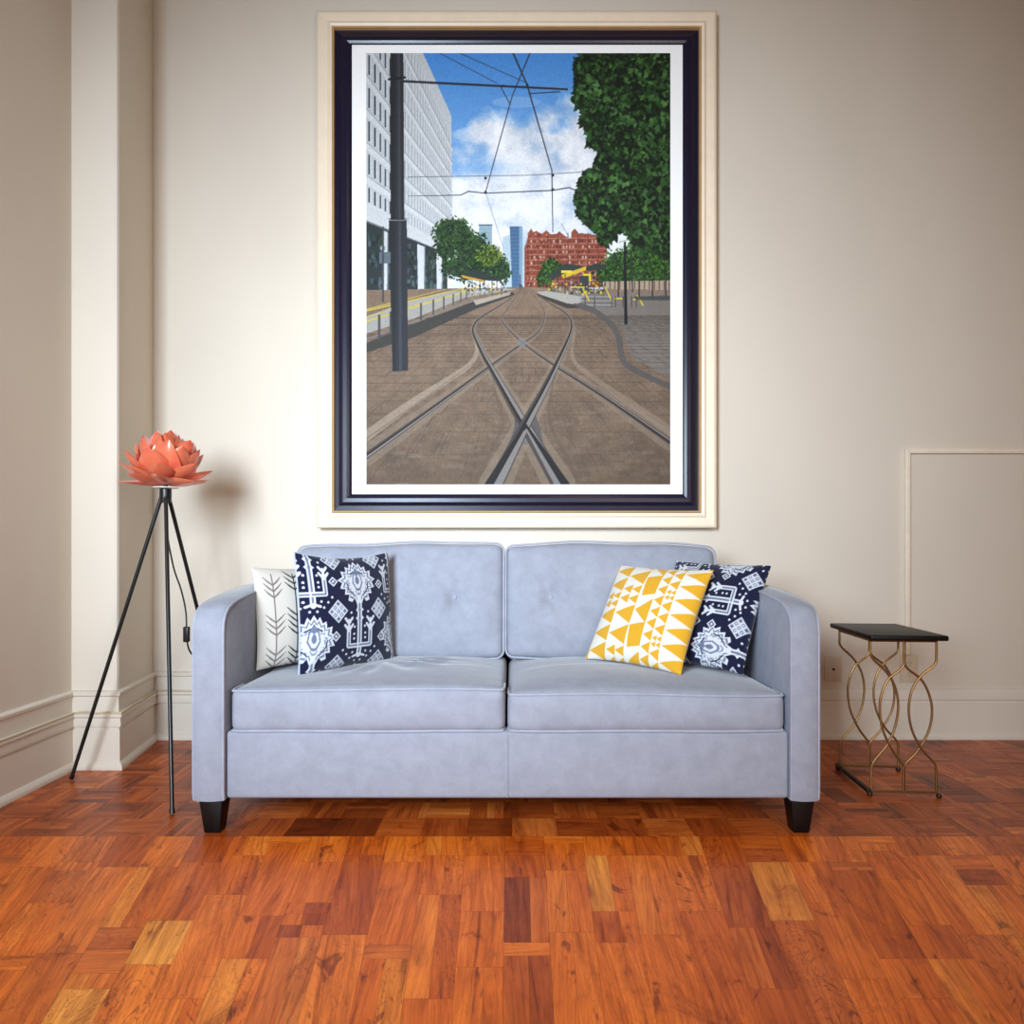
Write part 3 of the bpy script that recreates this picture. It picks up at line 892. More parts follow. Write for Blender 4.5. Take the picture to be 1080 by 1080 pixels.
SX = -0.016; SY = 2.10
sofa = thing('sofa', 'pale blue-grey velvet two-seat sofa with piped cushions under the picture', 'sofa', (SX, SY, 0))
def SL(x): return x - SX
arm_prof = [(0.004, 0.100), (0.0, 0.13), (0.0, 0.610), (0.004, 0.640), (0.016, 0.664), (0.038, 0.682), (0.075, 0.694), (0.14, 0.705), (0.26, 0.717), (0.40, 0.727),
            (0.62, 0.735), (0.80, 0.735), (0.86, 0.72), (0.885, 0.68), (0.885, 0.10)]
def make_arm(xa, xb, side):
    """xa outer x, xb inner x (world)"""
    m = len(arm_prof); b = MB(); x0, x1 = min(xa, xb), max(xa, xb)
    fr = [0, 0.04, 0.14, 0.3, 0.5, 0.7, 0.86, 0.96, 1.0]; puff = [0, .0035, .006, .008, .009, .008, .006, .0035, 0]
    cy, cz = 0.44, 0.42
    vs = []
    for k, t in enumerate(fr):
        for (y, z) in arm_prof:
            dy = -1 if y < 0.01 else 0; e = puff[k]
            ny = -e if y < 0.05 else 0; nz = e if z > 0.66 else 0
            vs.append((SL(x0 + (x1 - x0) * t), y + ny, z + nz))
    fs = []
    for k in range(len(fr) - 1):
        for j in range(m):
            j2 = (j + 1) % m
            fs.append((k * m + j, k * m + j2, (k + 1) * m + j2, (k + 1) * m + j))
    fs.append(tuple(range(m))); fs.append(tuple((len(fr) - 1) * m + j for j in range(m))[::-1])
    b.add(vs, fs)
    arm = b.build('arm', M_sofa, sofa)
    for xx, e in ((x0, -1), (x1, 1)):
        pts = [Vector((SL(xx) - e * 0.001, y - 0.001, z)) for (y, z) in arm_prof[:14]]; pts[0].z += 0.004
        MB().tube(pts, 0.0042, 8).build('piping', M_pipe, arm)
    return arm
make_arm(-0.966, -0.874, -1); make_arm(0.93, 0.846, 1)
# front rail, back frame
b = MB(); b.add([], [])
me = soft_box(0.874 + 0.846, 0.10, 0.205, 0.012, (40, 3, 6), (0, 0.004, 0))
o = link('front_rail', me, M_sofa, sofa, (SL(-0.014), 0.064, 0.2045))
MB().tube([(SL(-0.0135), 0.0105, 0.108), (SL(-0.0135), 0.008, 0.16), (SL(-0.0135), 0.008, 0.25), (SL(-0.0135), 0.0115, 0.30)], 0.0018, 6).build('seam', M_pipe, o).location = -o.location
b = MB(); b.box((SL(-0.874), 0.11, 0.12), (SL(0.846), 0.80, 0.285)); b.build('seat_base', M_sofa, sofa, bevel=0.01)
b = MB(); b.box((SL(-0.876), 0.74, 0.105), (SL(0.848), 0.885, 0.80)); b.build('back_frame', M_sofa, sofa, bevel=0.025, seg=4)
# legs
for (x, y) in ((-0.912, 0.030), (0.880, 0.030), (-0.912, 0.82), (0.880, 0.82)):
    b = MB(); t, q = 0.035, 0.024
    b.add([(-q, -q, 0), (q, -q, 0), (q, q, 0), (-q, q, 0), (-t, -t, 0.10), (t, -t, 0.10), (t, t, 0.10), (-t, t, 0.10)],
          [(0, 3, 2, 1), (4, 5, 6, 7), (0, 1, 5, 4), (1, 2, 6, 5), (2, 3, 7, 6), (3, 0, 4, 7)])
    b.build('leg', M_blackwood, sofa, (SL(x), y, 0.001), bevel=0.003, seg=2)

def seat(x0, x1, zb, h, crown, seed, folds=False):
    w = x1 - x0; d = 0.66
    def fn(q, u, v, t):
        if t > 0:
            q = q + Vector((0, 0, 0.004 * math.sin(3 * u + seed) * (1 - v * v)))
            if folds:
                # creases fanning from the pillow's corner
                cx, cy = -0.03, 0.10
                dx, dy = q.x - cx, q.y - cy; a = math.atan2(dy, dx); rr = math.hypot(dx, dy)
                q = q + Vector((0, 0, 0.0065 * math.sin(a * 14 + 2 * math.sin(a * 3)) * math.exp(-((rr - 0.17) / 0.08) ** 2) * (1 if dy < 0 else math.exp(-(dy / 0.05) ** 2))))
        if v < 0: q = q + Vector((0, -0.003 * math.sin(5 * u + 2 * seed), 0.0035 * math.sin(2.6 * u + seed) * (1 if t > 0 else 0.3)))
        return q
    me = soft_box(w, d, h, 0.026, (70, 46, 7), (0, 0.012, crown), fn)
    c = link('seat_cushion', me, M_sofa, sofa, (SL((x0 + x1) / 2), 0.012 + d / 2, zb + h / 2))
    for top in (1, 0):
        pts = []
        for k in range(41):
            u = -1 + 2 * k / 40
            z = (h / 2 - 0.006 + crown * 0.0 + 0.0035 * math.sin(2.6 * u + seed)) if top else (-h / 2 + 0.006)
            y = -d / 2 + 0.002 - 0.003 * math.sin(5 * u + 2 * seed) - 0.006 * (1 - u ** 4) * 0.3
            x = u * (w / 2 - 0.008)
            if abs(u) > 0.97: y += 0.006
            pts.append((x, y, z))
        pts = [(-w / 2 + 0.002, -d / 2 + 0.10, pts[0][2]), (-w / 2 + 0.003, -d / 2 + 0.03, pts[0][2])] + pts + [(w / 2 - 0.003, -d / 2 + 0.03, pts[-1][2]), (w / 2 - 0.002, -d / 2 + 0.10, pts[-1][2])]
        MB().tube(pts, 0.0042, 8).build('piping', M_pipe, c)
    return c
seat(-0.860, -0.021, 0.303, 0.137, 0.016, 0.6, True)
seat(-0.0135, 0.836, 0.303, 0.122, 0.030, 2.6)

def back_cushion(x0, x1, tufts, seed, zt=0.872):
    w = x1 - x0; h = 0.434; d = 0.15
    def fn(q, u, v, t):
        if v < 0:
            for (tx, tz) in tufts:
                rr = math.hypot(q.x - tx, q.z - tz); a = math.atan2(q.z - tz, q.x - tx)
                q = q + Vector((0, 0.024 * math.exp(-(rr / 0.032) ** 2) + 0.014 * math.exp(-(rr / 0.11) ** 2) + 0.0035 * math.sin(6 * a + seed) * math.exp(-((rr - 0.05) / 0.04) ** 2), 0))
            q = q + Vector((0, 0.0016 * math.sin(38 * u + seed) * max(0, abs(t) - 0.5) * (1 - abs(t)) * 3, 0))
        q = q + Vector((0, 0, 0.006 * math.sin(2.2 * u + seed) * t))
        # drooping corners at the top
        q = q + Vector((0, 0, -0.004 * u ** 6 * max(0, t) + 0.0025 * math.sin(7 * u + 2 * seed) * max(0, t)))
        return q
    me = soft_box(w, d, h, 0.030, (70, 8, 40), (0.004, 0.034, 0.004), fn)
    c = link('back_cushion', me, M_sofa, sofa, (SL((x0 + x1) / 2), 0.640, 0.44 + h / 2 - 0.004))
    c.rotation_euler = (-0.20, 0, 0)
    for yy in (-d / 2 + 0.010, d / 2 - 0.010):
        pts = []
        rr = 0.030; X, Z = w / 2 - rr * 0.9, h / 2 - rr * 0.9
        for (cx, cz, a0) in ((X, Z, 0), (-X, Z, PI / 2), (-X, -Z, PI), (X, -Z, 1.5 * PI)):
            for k in range(7):
                a = a0 + k * PI / 12
                pts.append((cx + rr * 0.95 * math.cos(a), yy, cz + rr * 0.95 * math.sin(a)))
        # subdivide so that the piping follows the bulging edge
        full = []
        for k in range(len(pts)):
            a, b2 = Vector(pts[k]), Vector(pts[(k + 1) % len(pts)])
            m = max(1, int((b2 - a).length / 0.03))
            for j in range(m):
                q = a.lerp(b2, j / m); u, t = q.x / (w / 2), q.z / (h / 2)
                q.z += 0.004 * t * (1 - u ** 4) + 0.006 * math.sin(2.2 * u + seed) * t - 0.004 * u ** 6 * max(0, t) + 0.0025 * math.sin(7 * u + 2 * seed) * max(0, t)
                full.append(q)
        MB().tube(full, 0.0042, 8, closed=True).build('piping', M_pipe, c)
    for (tx, tz) in tufts:
        me2 = bpy.data.meshes.new('m'); bm = bmesh.new()
        bmesh.ops.create_uvsphere(bm, u_segments=14, v_segments=8, radius=0.0085, matrix=Matrix.Diagonal((1, 0.5, 1, 1))); bm.to_mesh(me2); bm.free()
        bt = link('button', me2, M_pipe, c, (tx, -d / 2 - 0.034 * (1 - (tz / (h / 2)) ** 2) + 0.037, tz))
    return c
back_cushion(-0.838, -0.034, [(0.215, 0.01), (-0.215, 0.01)], 0.4)
back_cushion(-0.022, 0.792, [(-0.235, 0.01), (0.215, 0.01)], 1.9)

# ------------------------------------------------------------------ throw pillows
def pillow(label, BL, BR, TL, thick, canvas, back_col, mat_front, mat_back, sag=0.0, seed=0, piping=None, N=200, tone=0.8):
    """BL, BR, TL corners in the world; front faces the camera side"""
    BL, BR, TL = Vector(BL), Vector(BR), Vector(TL)
    ctr = (BR + TL) / 2
    U = (BR - BL); V = (TL - BL)
    W_, H_ = U.length, V.length
    U.normalize(); V = (V - U * V.dot(U)).normalized()
    Nn = U.cross(V)                       # points to the back
    if Nn.y < 0: Nn = -Nn
    Nf = -Nn
    base = Vector((ctr.x, ctr.y, min(BL.z, BR.z)))
    t = thing('throw_pillow', label, 'pillow', base)
    u = np.linspace(-1, 1, N)[None, :] * np.ones((N, 1)); v = np.linspace(-1, 1, N)[:, None] * np.ones((1, N))
    pin = 0.055
    px = u * (1 - pin * (1 - v * v) * np.abs(u) ** 2.0); pz = v * (1 - pin * (1 - u * u) * np.abs(v) ** 2.0)
    rs = np.random.RandomState(seed)
    prof = np.power(np.clip((1 - np.abs(u) ** 2.6) * (1 - np.abs(v) ** 2.6), 0, 1), 0.55)
    wr_ = 0
    for k in range(7):
        a = rs.uniform(0, 2 * PI); f = rs.uniform(3, 8); wr_ = wr_ + np.sin((u * math.cos(a) + v * math.sin(a)) * f + rs.uniform(0, 6)) * 0.010
    corner = np.abs(u) ** 4 * np.abs(v) ** 4
    rad = np.sin(np.arctan2(np.abs(v) - 1.0, np.abs(u) - 1.0 + 1e-6) * 16) * 0.02 * np.exp(-((np.abs(u) - 1) ** 2 + (np.abs(v) - 1) ** 2) / 0.10)
    def surf(sign):
        q = prof * (thick / 2) * (1 + 1.2 * wr_ + rad * 2) + 0.0005
        Pt = np.zeros((N, N, 3))
        for a in range(3):
            Pt[..., a] = (ctr - base)[a] + px * U[a] * W_ / 2 + pz * V[a] * H_ / 2 + q * (Nf[a] if sign > 0 else Nn[a])
        if sag: Pt[..., 2] -= sag * np.clip(v, 0, 1) ** 2 * (1 - u * u)
        return Pt
    Ns = canvas.w
    col = canvas.linear() * tone
    # resample the canvas to the grid
    ji = np.clip(np.linspace(0, Ns - 1, N).round().astype(int), 0, Ns - 1)
    col = col[ji][:, ji]
    me = grid_mesh(surf(1), col)
    f = link('front_panel', me, mat_front, t)
    st = 4
    Pb = surf(-1)[::st, ::st]
    Pb = np.concatenate([Pb, surf(-1)[-1:, ::st]], 0) if (N - 1) % st else Pb
    if (N - 1) % st: Pb = np.concatenate([Pb, np.concatenate([surf(-1)[::st, -1:], surf(-1)[-1:, -1:]], 0)], 1)
    bk = link('back_panel', grid_mesh(Pb, flip=True), mat_back, t)
    if piping:
        S = surf(1); e = 6
        pts = [S[0, i] for i in range(0, N, e)] + [S[i, N - 1] for i in range(0, N, e)] + [S[N - 1, i] for i in range(N - 1, -1, -e)] + [S[i, 0] for i in range(N - 1, -1, -e)]
        cl = [pts[0]]
        for q in pts[1:]:
            if np.linalg.norm(q - cl[-1]) > 0.004: cl.append(q)
        MB().tube(cl, 0.0035, 7, closed=True).build('piping', piping, t)
    return t

def ikat(cv, cx, cy, ang, k=1.0):
    """one flowering stem motif; axis points up for ang = 0"""
    ca, sa = math.cos(ang), math.sin(ang)
    def T(x, y):                      # motif coordinates, y up -> canvas (y down)
        x *= k; y *= k
        return (cx + x * ca + y * sa, cy - (-x * sa + y * ca))
    W_, G_, NV = (220, 223, 230), (112, 122, 148), (8, 15, 52)
    half = [(0, .40), (.028, .355), (.05, .385), (.07, .33), (.105, .345), (.11, .29), (.16, .30), (.15, .245), (.205, .215), (.16, .19), (.185, .14), (.135, .135),
            (.145, .085), (.10, .085), (.115, .035), (.075, .02), (.05, .055), (.025, .0)]
    full = half + [(-x, y) for x, y in half[::-1][:-1]]
    c0 = (0, .19)
    def ringp(s): return [T(c0[0] + (x - c0[0]) * s, c0[1] + (y - c0[1]) * s) for x, y in full]
    cv.poly(ringp(1.0), W_); cv.poly(ringp(0.86), G_); cv.poly(ringp(0.76), W_)
    cv.poly(ringp(0.60), (140, 149, 172)); cv.poly(ringp(0.50), W_)
    def drop(q): return [T(0, .21 + .10 * q), T(.035 * q, .21 + .04 * q), T(.045 * q, .21 - .02 * q), T(.02 * q, .21 - .07 * q), T(0, .21 - .08 * q), T(-.02 * q, .21 - .07 * q), T(-.045 * q, .21 - .02 * q), T(-.035 * q, .21 + .04 * q)]
    cv.poly(drop(1.25), G_); cv.poly(drop(0.95), W_); cv.poly(drop(0.5), G_)
    for s in (-1, 1):
        cv.line([T(s * .035, .09), T(s * .075, .15), T(s * .07, .21), T(s * .10, .24)], .016 * k, W_)
        cv.line([T(s * .05, .075), T(s * .10, .13), T(s * .115, .19)], .010 * k, NV)
        cv.line([T(s * .03, .29), T(s * .07, .27)], .010 * k, NV)
    cv.poly([T(0, .33), T(.03, .27), T(0, .25), T(-.03, .27)], G_)
    cv.line([T(0, .03), T(0, -.44)], .048 * k, W_)
    for yy in (-.05, -.12): cv.poly([T(-.045, yy), T(0, yy + .035), T(.045, yy), T(0, yy - .035)], W_); cv.disc(*T(0, yy), .014 * k, G_)
    cv.line([T(0, -.0), T(0, -.42)], .018 * k, G_)
    for s in (-1, 1):
        pl = [T(0, -.35), T(s * .115, -.35), T(s * .115, -.19)]
        cv.line(pl, .040 * k, W_)
        cv.line(pl, .016 * k, G_)
        cv.line([T(s * .115, -.22), T(s * .075, -.17)], .022 * k, W_); cv.line([T(s * .115, -.22), T(s * .155, -.17)], .022 * k, W_)
        cv.line([T(s * .115, -.16), T(s * .08, -.115)], .022 * k, W_); cv.line([T(s * .115, -.16), T(s * .15, -.115)], .022 * k, W_); cv.line([T(s * .115, -.2), T(s * .115, -.13)], .02 * k, W_)
        for (x, y) in ((.06, -.25), (.06, -.29), (.055, -.19), (.07, -.41), (.09, -.46), (.03, -.49), (.09, -.07), (.13, -.42), (.17, -.38)):
            cv.disc(*T(s * x, y), .010 * k, W_)
    cv.line([T(-.06, -.45), T(0, -.43), T(.06, -.45)], .02 * k, W_)
def diamond(cv, cx, cy, r, big=True):
    W_, G_, NV = (212, 216, 224), (128, 138, 162), (8, 15, 52)
    def D(x, y, q, c): cv.poly([(x, y - q), (x + q, y), (x, y + q), (x - q, y)], c)
    if not big:
        D(cx, cy, r, W_); D(cx, cy, r * 0.62, NV); D(cx, cy, r * 0.34, W_); return
    for i in (-1, 0, 1):
        for j in (-1, 0, 1):
            x = cx + (i - j) * r * 0.32; y = cy + (i + j) * r * 0.32
            D(x, y, r * 0.36, W_); D(x, y, r * 0.21, (120, 130, 156)); D(x, y, r * 0.10, W_)
    for i in (-0.5, 0.5):
        for j in (-0.5, 0.5): D(cx + (i - j) * r * 0.64 * 1.0, cy + (i + j) * r * 0.64, r * 0.09, NV)
def navy_canvas(rot):
    cv = Canvas(0, 0, 1, 1, 400, (8, 15, 52))
    if not rot:
        px_, py_ = 0.88, 0.92
        for i in (-1, 0, 1):
            for j in (-1, 0, 1):
                ikat(cv, 0.53 + i * px_, 0.45 + j * py_, 0.0); ikat(cv, 0.53 + (i + 0.5) * px_, 0.45 + (j + 0.5) * py_ + 0.01, 0.0)
        for i in (-1, 0, 1):
            for j in (-1, 0, 1):
                for s in (-1, 1):
                    diamond(cv, 0.53 + i * px_ + s * 0.22, 0.50 + j * py_ * 0.5, 0.098)
                    diamond(cv, 0.53 + i * px_ + s * 0.245, 0.265 + j * py_ * 0.5 + 0.02 * s, 0.045, False)
    else:
        px_, py_ = 0.92, 0.86
        for i in (-1, 0, 1):
            for j in (-1, 0, 1):
                ikat(cv, 0.43 + i * px_, 0.42 + j * py_, -PI / 2); ikat(cv, 0.43 + (i + 0.5) * px_, 0.42 + (j + 0.5) * py_, -PI / 2)
                for s in (-1, 1):
                    diamond(cv, 0.45 + i * px_ * 0.5, 0.42 + j * py_ + s * 0.22, 0.098)
                    diamond(cv, 0.66 + i * px_ * 0.5, 0.42 + j * py_ + s * 0.235, 0.045, False)
    return cv
def yellow_canvas():
    cv = Canvas(0, 0, 1, 1, 400, (238, 234, 222))
    Yc = (230, 172, 38)
    rs = np.random.RandomState(4)
    def col(x0, x1, n, off=0.0, fill=0.86, flip=False, sub=None):
        p_ = 1.0 / n
        for k in range(-1, n + 1):
            y = (k + off) * p_
            if sub and (k % sub[0]) in sub[1]:
                for a in (0, 1):
                    for b_ in (0, 1):
                        xa = x0 + (x1 - x0) * a / 2; xb = xa + (x1 - x0) / 2; yy = y + p_ * b_ / 2
                        cv.poly([(xb, yy), (xb, yy + p_ / 2 * fill), (xa, yy + p_ / 4 * fill)], Yc)
                continue
            if flip: cv.poly([(x0, y), (x0, y + p_ * fill), (x1, y + p_ / 2 * fill)], Yc)
            else: cv.poly([(x1, y), (x1, y + p_ * fill), (x0, y + p_ / 2 * fill)], Yc)
    cv.poly([(0.0, 0), (0.035, 0), (0.035, 1), (0, 1)], Yc)
    col(0.04, 0.235, 6, 0.1, 0.95, sub=(5, (2,)))
    col(0.245, 0.44, 5, 0.35, 0.95, sub=(3, (1,)))
    # tall shards
    for k in range(5):
        y = k * 0.25 - 0.1
        cv.poly([(0.45, y + 0.02), (0.60, y - 0.02), (0.60, y + 0.20), (0.47, y + 0.23)] if k % 2 else [(0.45, y + 0.12), (0.60, y + 0.0), (0.60, y + 0.24)], Yc)
    col(0.61, 0.695, 9, 0.2, 0.95); col(0.70, 0.79, 9, 0.6, 0.95, sub=(4, (2,)))
    col(0.80, 1.0, 7, 0.2, 0.98)
    return cv
def cream_canvas():
    cv = Canvas(0, 0, 1, 1, 400, (232, 224, 212))
    def stem(x, c, clusters, y0=0.02, y1=1.0):
        cv.line([(x, y0 + 0.05), (x, y1)], 0.012, c)
        for (yc, n, sz) in clusters:
            for k in range(n):
                y = yc + k * 0.062
                for s in (-1, 1):
                    cv.line([(x, y + 0.055), (x + s * 0.035 * sz, y + 0.02), (x + s * 0.075 * sz, y - 0.03)], [0.014, 0.017, 0.006], c)
    stem(0.155, (134, 122, 120), [(0.13, 3, 1.1), (0.50, 3, 1.2), (0.82, 3, 1.2)])
    stem(0.36, (38, 40, 42), [(0.06, 3, 1.2), (0.44, 4, 1.2), (0.82, 4, 1.2)])
    stem(0.56, (222, 178, 74), [(0.05, 3, 1.2), (0.40, 4, 1.2), (0.80, 4, 1.2)], 0.0, 1.0)
    stem(0.76, (134, 122, 120), [(0.10, 3, 1.2), (0.46, 4, 1.2), (0.84, 3, 1.2)])
    stem(0.93, (38, 40, 42), [(0.06, 3, 1.0), (0.44, 4, 1.0), (0.82, 3, 1.0)])
    return cv
M_pil = attr_mat('printed_cotton', 0.9, 0.2, 0.2)
M_pilback = simple('plain_pale_linen', (170, 178, 198), 0.9, sheen=0.2, bump=0.05, nscale=300)
M_creamback = simple('plain_cream_cotton', (205, 196, 182), 0.9, nscale=300)
M_yelback = simple('plain_white_cotton', (208, 203, 192), 0.9, nscale=300)

pillow('cream throw pillow with leafy stem print in the left corner of the sofa', (-0.862, 2.345, 0.452), (-0.600, 2.590, 0.455), (-0.893, 2.365, 0.800), 0.115, cream_canvas(), None, M_pil, M_creamback, seed=3, tone=0.66)
pillow('navy and white ikat pillow in front of the cream leafy pillow', (-0.716, 2.29, 0.440), (-0.452, 2.585, 0.440), (-0.722, 2.33, 0.853), 0.125, navy_canvas(False), None, M_pil, M_pilback, seed=5, piping=M_pilback, sag=0.012)
pillow('tilted yellow and white triangle-print pillow leaning on the right side of the sofa', (0.258, 2.545, 0.463), (0.543, 2.278, 0.452), (0.427, 2.672, 0.800), 0.12, yellow_canvas(), None, M_pil, M_yelback, seed=8)
pillow('navy and white ikat pillow between the yellow pillow and right sofa arm', (0.480, 2.53, 0.462), (0.750, 2.275, 0.452), (0.640, 2.660, 0.818), 0.12, navy_canvas(True), None, M_pil, M_pilback, seed=12)

# ------------------------------------------------------------------ lotus tripod lamp
def petal_mat():
    k = NT('coral_petal')
    geo = k.n('ShaderNodeNewGeometry')
    nz = k.noise(k.coord(), 9, 2)
    out = k.ramp(nz, [(0.3, rgba((214, 90, 66))), (0.7, rgba((238, 138, 100)))])
    inn = rgba((238, 190, 182))
    k.l(k.mix(geo.outputs['Backfacing'], out, inn), k.b.inputs['Base Color'])
    k.b.inputs['Roughness'].default_value = 0.28
    k.b.inputs['Metallic'].default_value = 0.25
    k.b.inputs['Specular IOR Level'].default_value = 0.6
    return k.m
M_petal = petal_mat()
M_white = simple('white_lamp_plate', (236, 234, 230), 0.4)
hub = Vector((-1.292, 2.585, 1.055))
lamp = thing('tripod_floor_lamp', 'tripod floor lamp with coral lotus petal shade left of the sofa', 'lamp', (hub.x, hub.y, 0))
base = Vector((hub.x, hub.y, 0))
feet = [Vector((-1.648, 2.592, 0.004)), Vector((-1.104, 2.252, 0.004)), Vector((-1.175, 2.93, 0.004))]
for ft in feet:
    d = (ft - hub); d.z = 0; d.normalize()
    topp = hub + d * 0.016
    l = MB().tube([topp - base, ft - base], [0.0072, 0.0066], 12).build('leg', M_black, lamp)
    MB().tube([ft - base, ft - base + (topp - ft).normalized() * 0.014], 0.0085, 12).build('rubber_foot', M_black, l)
b = MB(); b.lathe([(0.019, -0.02), (0.021, 0.0), (0.021, 0.03), (0.017, 0.034), (0.008, 0.036), (0.008, 0.10)], hub - base, 20)
b.build('hub', M_black, lamp)
shade_c = hub - base + Vector((0, 0, 0.045))
b = MB(); b.lathe([(0.03, 0), (0.045, 0.002), (0.045, 0.004), (0.03, 0.006)], shade_c - Vector((0, 0, 0.012)), 28); b.build('base_plate', M_white, lamp)
b = MB(); b.lathe([(0.012, 0.0), (0.016, 0.03), (0.030, 0.07), (0.034, 0.095), (0.026, 0.12), (0.008, 0.132)], shade_c + Vector((0, 0, 0.02)), 20); b.build('bulb', M_white, lamp)
def petal_mesh(Lp, Wp, curl, cup):
    """petal growing along +x from the origin, lying flat; curl bends the tip up"""
    nu, nv = 15, 9
    P = np.zeros((nv, nu, 3))
    for i in range(nu):
        s = i / (nu - 1)
        half = Wp / 2 * (math.sin(PI * (0.10 + 0.90 * s ** 0.85)) ** 0.75 if s < 1 else 0) + 0.0006
        ang = curl * s
        xx = Lp * (math.sin(ang) / curl if abs(curl) > 1e-3 else s); zz = Lp * ((1 - math.cos(ang)) / curl if abs(curl) > 1e-3 else 0)
        for j in range(nv):
            t = -1 + 2 * j / (nv - 1)
            y = half * t
            lift = cup * half * (t * t)
            P[j, i] = (xx - math.sin(ang) * lift, y, zz + math.cos(ang) * lift)
    return grid_mesh(P, flip=True)     # outer side faces down / outwards
rings = [  # count, elevation deg, length, width, curl, height, start radius, phase
    (9, -1, 0.142, 0.080, 0.30, 0.000, 0.020, 0.2),
    (8, 6, 0.155, 0.100, 0.65, 0.006, 0.022, 0.5),
    (8, 16, 0.170, 0.118, 1.05, 0.012, 0.022, 0.05),
    (8, 28, 0.178, 0.122, 1.20, 0.020, 0.022, 0.35),
    (6, 42, 0.172, 0.120, 1.15, 0.030, 0.020, 0.15),
    (4, 58, 0.172, 0.112, 0.95, 0.040, 0.016, 0.62)]
random.seed(5)
for (cnt, el, Lp, Wp, curl, hz, r0, ph) in rings:
    me = petal_mesh(Lp, Wp, curl, 0.35)
    for k in range(cnt):
        a = 2 * PI * (k + ph) / cnt + random.uniform(-0.07, 0.07)
        o = link('petal', me if k == 0 else me, None if k else M_petal, lamp)
        e = math.radians(el + random.uniform(-5, 5))
        o.rotation_euler = (Matrix.Rotation(a, 3, 'Z') @ Matrix.Rotation(-e, 3, 'Y') @ Matrix.Rotation(random.uniform(-0.25, 0.25) * (2.4 if el > 20 else 1), 3, 'X')).to_euler()
        o.location = shade_c + Vector((r0 * math.cos(a), r0 * math.sin(a), hz))
# cable with its inline switch
def at(px, py, Y): return Vector(((px - 540) * Y / F, Y, H - (py - 577) * Y / F))
cab = [at(175, 530, 2.585), at(176, 560, 2.62), at(183, 598, 2.66), at(191, 622, 2.68), at(196, 645, 2.69), at(197, 668, 2.69), at(199, 684, 2.70), at(208, 700, 2.74), at(222, 740, 2.80), at(230, 775, 2.9)]
cab[-1].z = 0.006
cb = MB().tube([q - base for q in smooth_path(cab, 6)], 0.0032, 8).build('cable', M_black, lamp)
c0 = at(196.8, 669, 2.69) - base
b = MB(); b.box((-0.011, -0.009, -0.030), (0.011, 0.009, 0.030)); b.build('switch', M_black, cb, c0, bevel=0.004)

# ------------------------------------------------------------------ small side table
tb = thing('side_table', 'small side table with black top and looping brass legs right of the sofa', 'table', (1.378, 2.56, 0), math.radians(-5))
b = MB(); tw, td = 0.128, 0.195
b.box((-tw, -td + 0.005, 0.549), (tw, td, 0.567)); b.build('tabletop', M_blackwood, tb, bevel=0.005, seg=3)
b = MB()
for (x0, y0, x1, y1) in ((-0.112, -0.145, 0.112, -0.138), (-0.112, 0.138, 0.112, 0.145), (-0.112, -0.145, -0.105, 0.145), (0.105, -0.145, 0.112, 0.145)):
    b.box((x0, y0, 0.539), (x1, y1, 0.549))
b.build('top_frame', M_bronze, tb, smooth=False)
def zz(y): return 0.545 - (y - 575) / 445.0 * 0.525
def xx_(x): return (x - 269) / 178.0 * 0.218
rodsp = [
    [(180, 572), (180, 600), (184, 628), (222, 668), (246, 710), (256, 765), (248, 830), (226, 885), (196, 925), (184, 948), (182, 980), (182, 1020)],
    [(270, 572), (270, 620), (266, 655), (228, 690), (209, 735), (204, 780), (212, 840), (238, 900), (262, 935), (268, 952), (268, 985), (268, 1020)],
    [(273, 572), (273, 620), (278, 655), (318, 690), (340, 735), (348, 785), (338, 845), (306, 905), (280, 935), (273, 952), (272, 985), (272, 1020)],
    [(358, 572), (358, 620), (353, 646), (318, 678), (292, 722), (283, 780), (292, 840), (318, 895), (348, 930), (357, 950), (358, 985), (358, 1020)]]
for yy in (-0.1415, 0.1415):
    for k, rp in enumerate(rodsp):
        oy = 0.0022 * (1 if k in (0, 2) else -1)
        pts = smooth_path([(xx_(x), yy + oy, zz(y)) for (x, y) in rp], 5)
        MB().tube(pts, 0.0042, 8).build('rod', M_bronze, tb)
    b = MB(); b.box((-0.114, yy - 0.005, 0.013), (0.114, yy + 0.005, 0.022)); b.build('base_rail', M_bronze, tb, bevel=0.001, seg=1)
b = MB(); b.box((-0.124, -0.150, 0.010), (-0.110, 0.150, 0.024)); o = b.build('base_rail', M_bronzed, tb, bevel=0.002, seg=2); o['label'] = 'dark thicker side rail'
for (x, y) in ((-0.114, -0.146), (0.116, -0.146), (-0.114, 0.146), (0.112, 0.146)):
    b = MB(); b.lathe([(0.006, 0.0), (0.009, 0.003), (0.009, 0.009), (0.006, 0.014)], (x, y, 0.0), 12); b.build('foot', M_bronzed, tb)

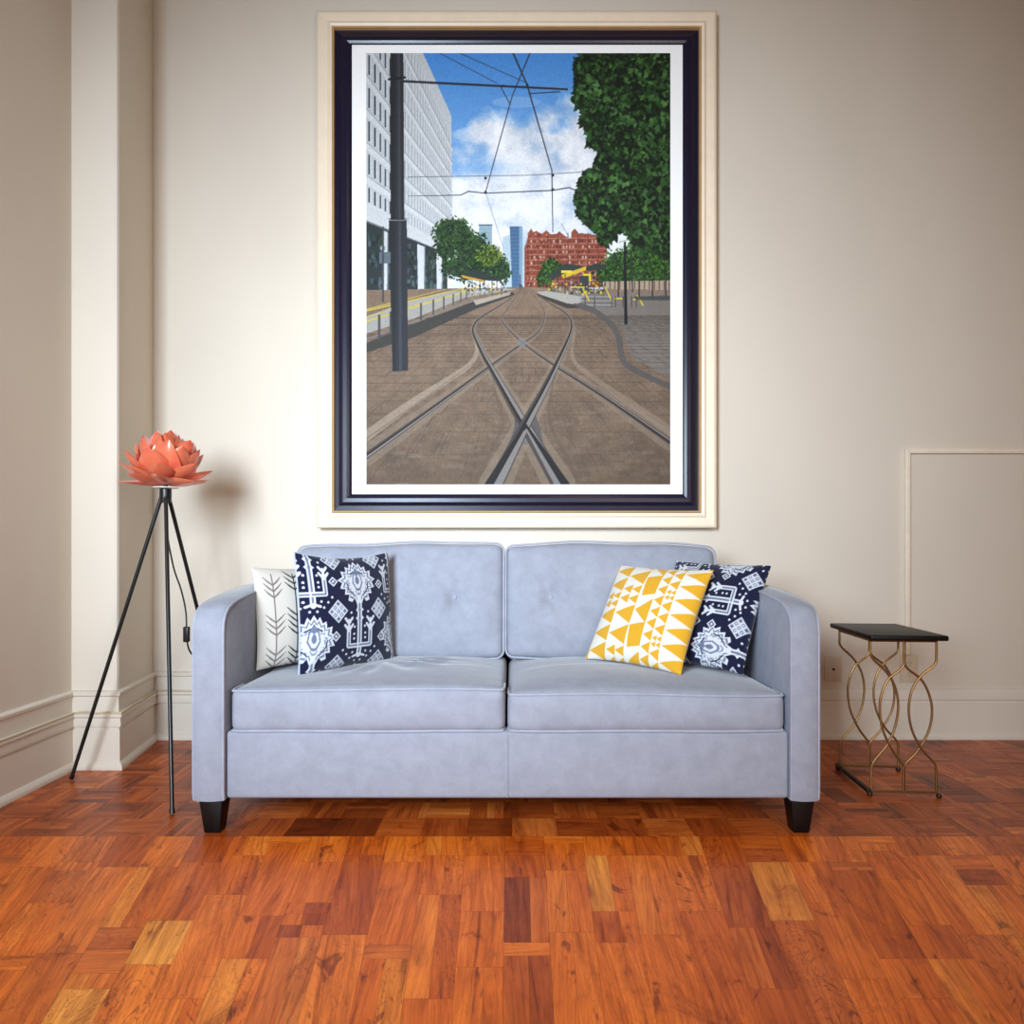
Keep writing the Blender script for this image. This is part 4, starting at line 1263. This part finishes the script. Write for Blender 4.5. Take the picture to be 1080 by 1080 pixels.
# ------------------------------------------------------------------ wall fittings
def plate(px0, py0, px1, py1, kind):
    x0, x1 = wx(px0, YB - 0.006), wx(px1, YB - 0.006); z1, z0 = wz(py0, YB - 0.006), wz(py1, YB - 0.006)
    cx, cz = (x0 + x1) / 2, (z0 + z1) / 2; w2, h2 = (x1 - x0) / 2, (z1 - z0) / 2
    lab = {'jack': 'small wall plate with one dark round jack beside the sofa arm', 'outlet': 'wall power outlet below the raceway behind the side table'}[kind]
    t = thing('wall_jack' if kind == 'jack' else 'wall_outlet', lab, 'outlet', (cx, YB - 0.001, cz))
    b = MB(); b.box((-w2, -0.007, -h2), (w2, 0.001, h2)); b.build('cover_plate', M_plastic, t, bevel=0.002, seg=2)
    if kind == 'jack':
        b = MB(); b.tube([(0.001, -0.006, -0.001), (0.001, -0.0125, -0.001)], 0.0055, 12); b.build('jack', M_dark, t)
    else:
        for s in (1, -1):
            b = MB(); b.tube([(0, -0.006, s * 0.024), (0, -0.010, s * 0.024)], 0.016, 20); r = b.build('receptacle', M_plastic, t)
            b = MB(); b.box((-0.007, -0.0106, s * 0.024 + 0.0), (-0.005, -0.0098, s * 0.024 + 0.008)); b.box((0.005, -0.0106, s * 0.024), (0.007, -0.0098, s * 0.024 + 0.008)); b.box((-0.002, -0.0106, s * 0.024 - 0.010), (0.002, -0.0098, s * 0.024 - 0.006)); b.build('slots', M_dark, r, smooth=False)
    return t
plate(869.5, 692, 887.5, 719, 'jack')
plate(949.5, 691, 968, 719.5, 'outlet')
rz0, rz1 = wz(690.5, YB - 0.01), wz(476, YB - 0.01); rx = wx(957, YB - 0.01); rw = 0.0105
b = MB()
b.add([(rx - rw, YB - 0.0005, rz0), (rx + rw, YB - 0.0005, rz0), (rx + rw, YB - 0.0005, rz1 - rw), (XR - 0.002, YB - 0.0005, rz1 - rw), (XR - 0.002, YB - 0.0005, rz1 + rw), (rx - rw, YB - 0.0005, rz1 + rw),
       (rx - rw, YB - 0.020, rz0), (rx + rw, YB - 0.020, rz0), (rx + rw, YB - 0.020, rz1 - rw), (XR - 0.002, YB - 0.020, rz1 - rw), (XR - 0.002, YB - 0.020, rz1 + rw), (rx - rw, YB - 0.020, rz1 + rw)],
      [(0, 1, 2, 5), (2, 3, 4, 5), (6, 11, 8, 7), (8, 11, 10, 9), (0, 6, 7, 1), (1, 7, 8, 2), (2, 8, 9, 3), (3, 9, 10, 4), (4, 10, 11, 5), (5, 11, 6, 0)])
tag(b.build('cable_raceway', M_race, bevel=0.003, seg=2), 'slim cream surface raceway running up from the outlet and along the right wall', 'raceway')
# thin cable lying along the baseboard ledge
led = offset_path([(XL, 0.4), (XL, 2.73), (-1.555, 2.73), (-1.63, YB), (-0.5, YB)], 0.0235)
pts = []
for i in range(len(led) - 1):
    n = 14
    for k in range(n):
        t_ = k / n
        x = led[i][0] * (1 - t_) + led[i + 1][0] * t_; y = led[i][1] * (1 - t_) + led[i + 1][1] * t_
        pts.append(Vector((x, y, 0.2235 + 0.0025 * math.sin(i * 5 + k * 0.9))))
tag(MB().tube(pts, 0.0038, 8).build('loose_cable', M_cable), 'thin pale cable lying along the left baseboard ledge behind the lamp', 'cable')
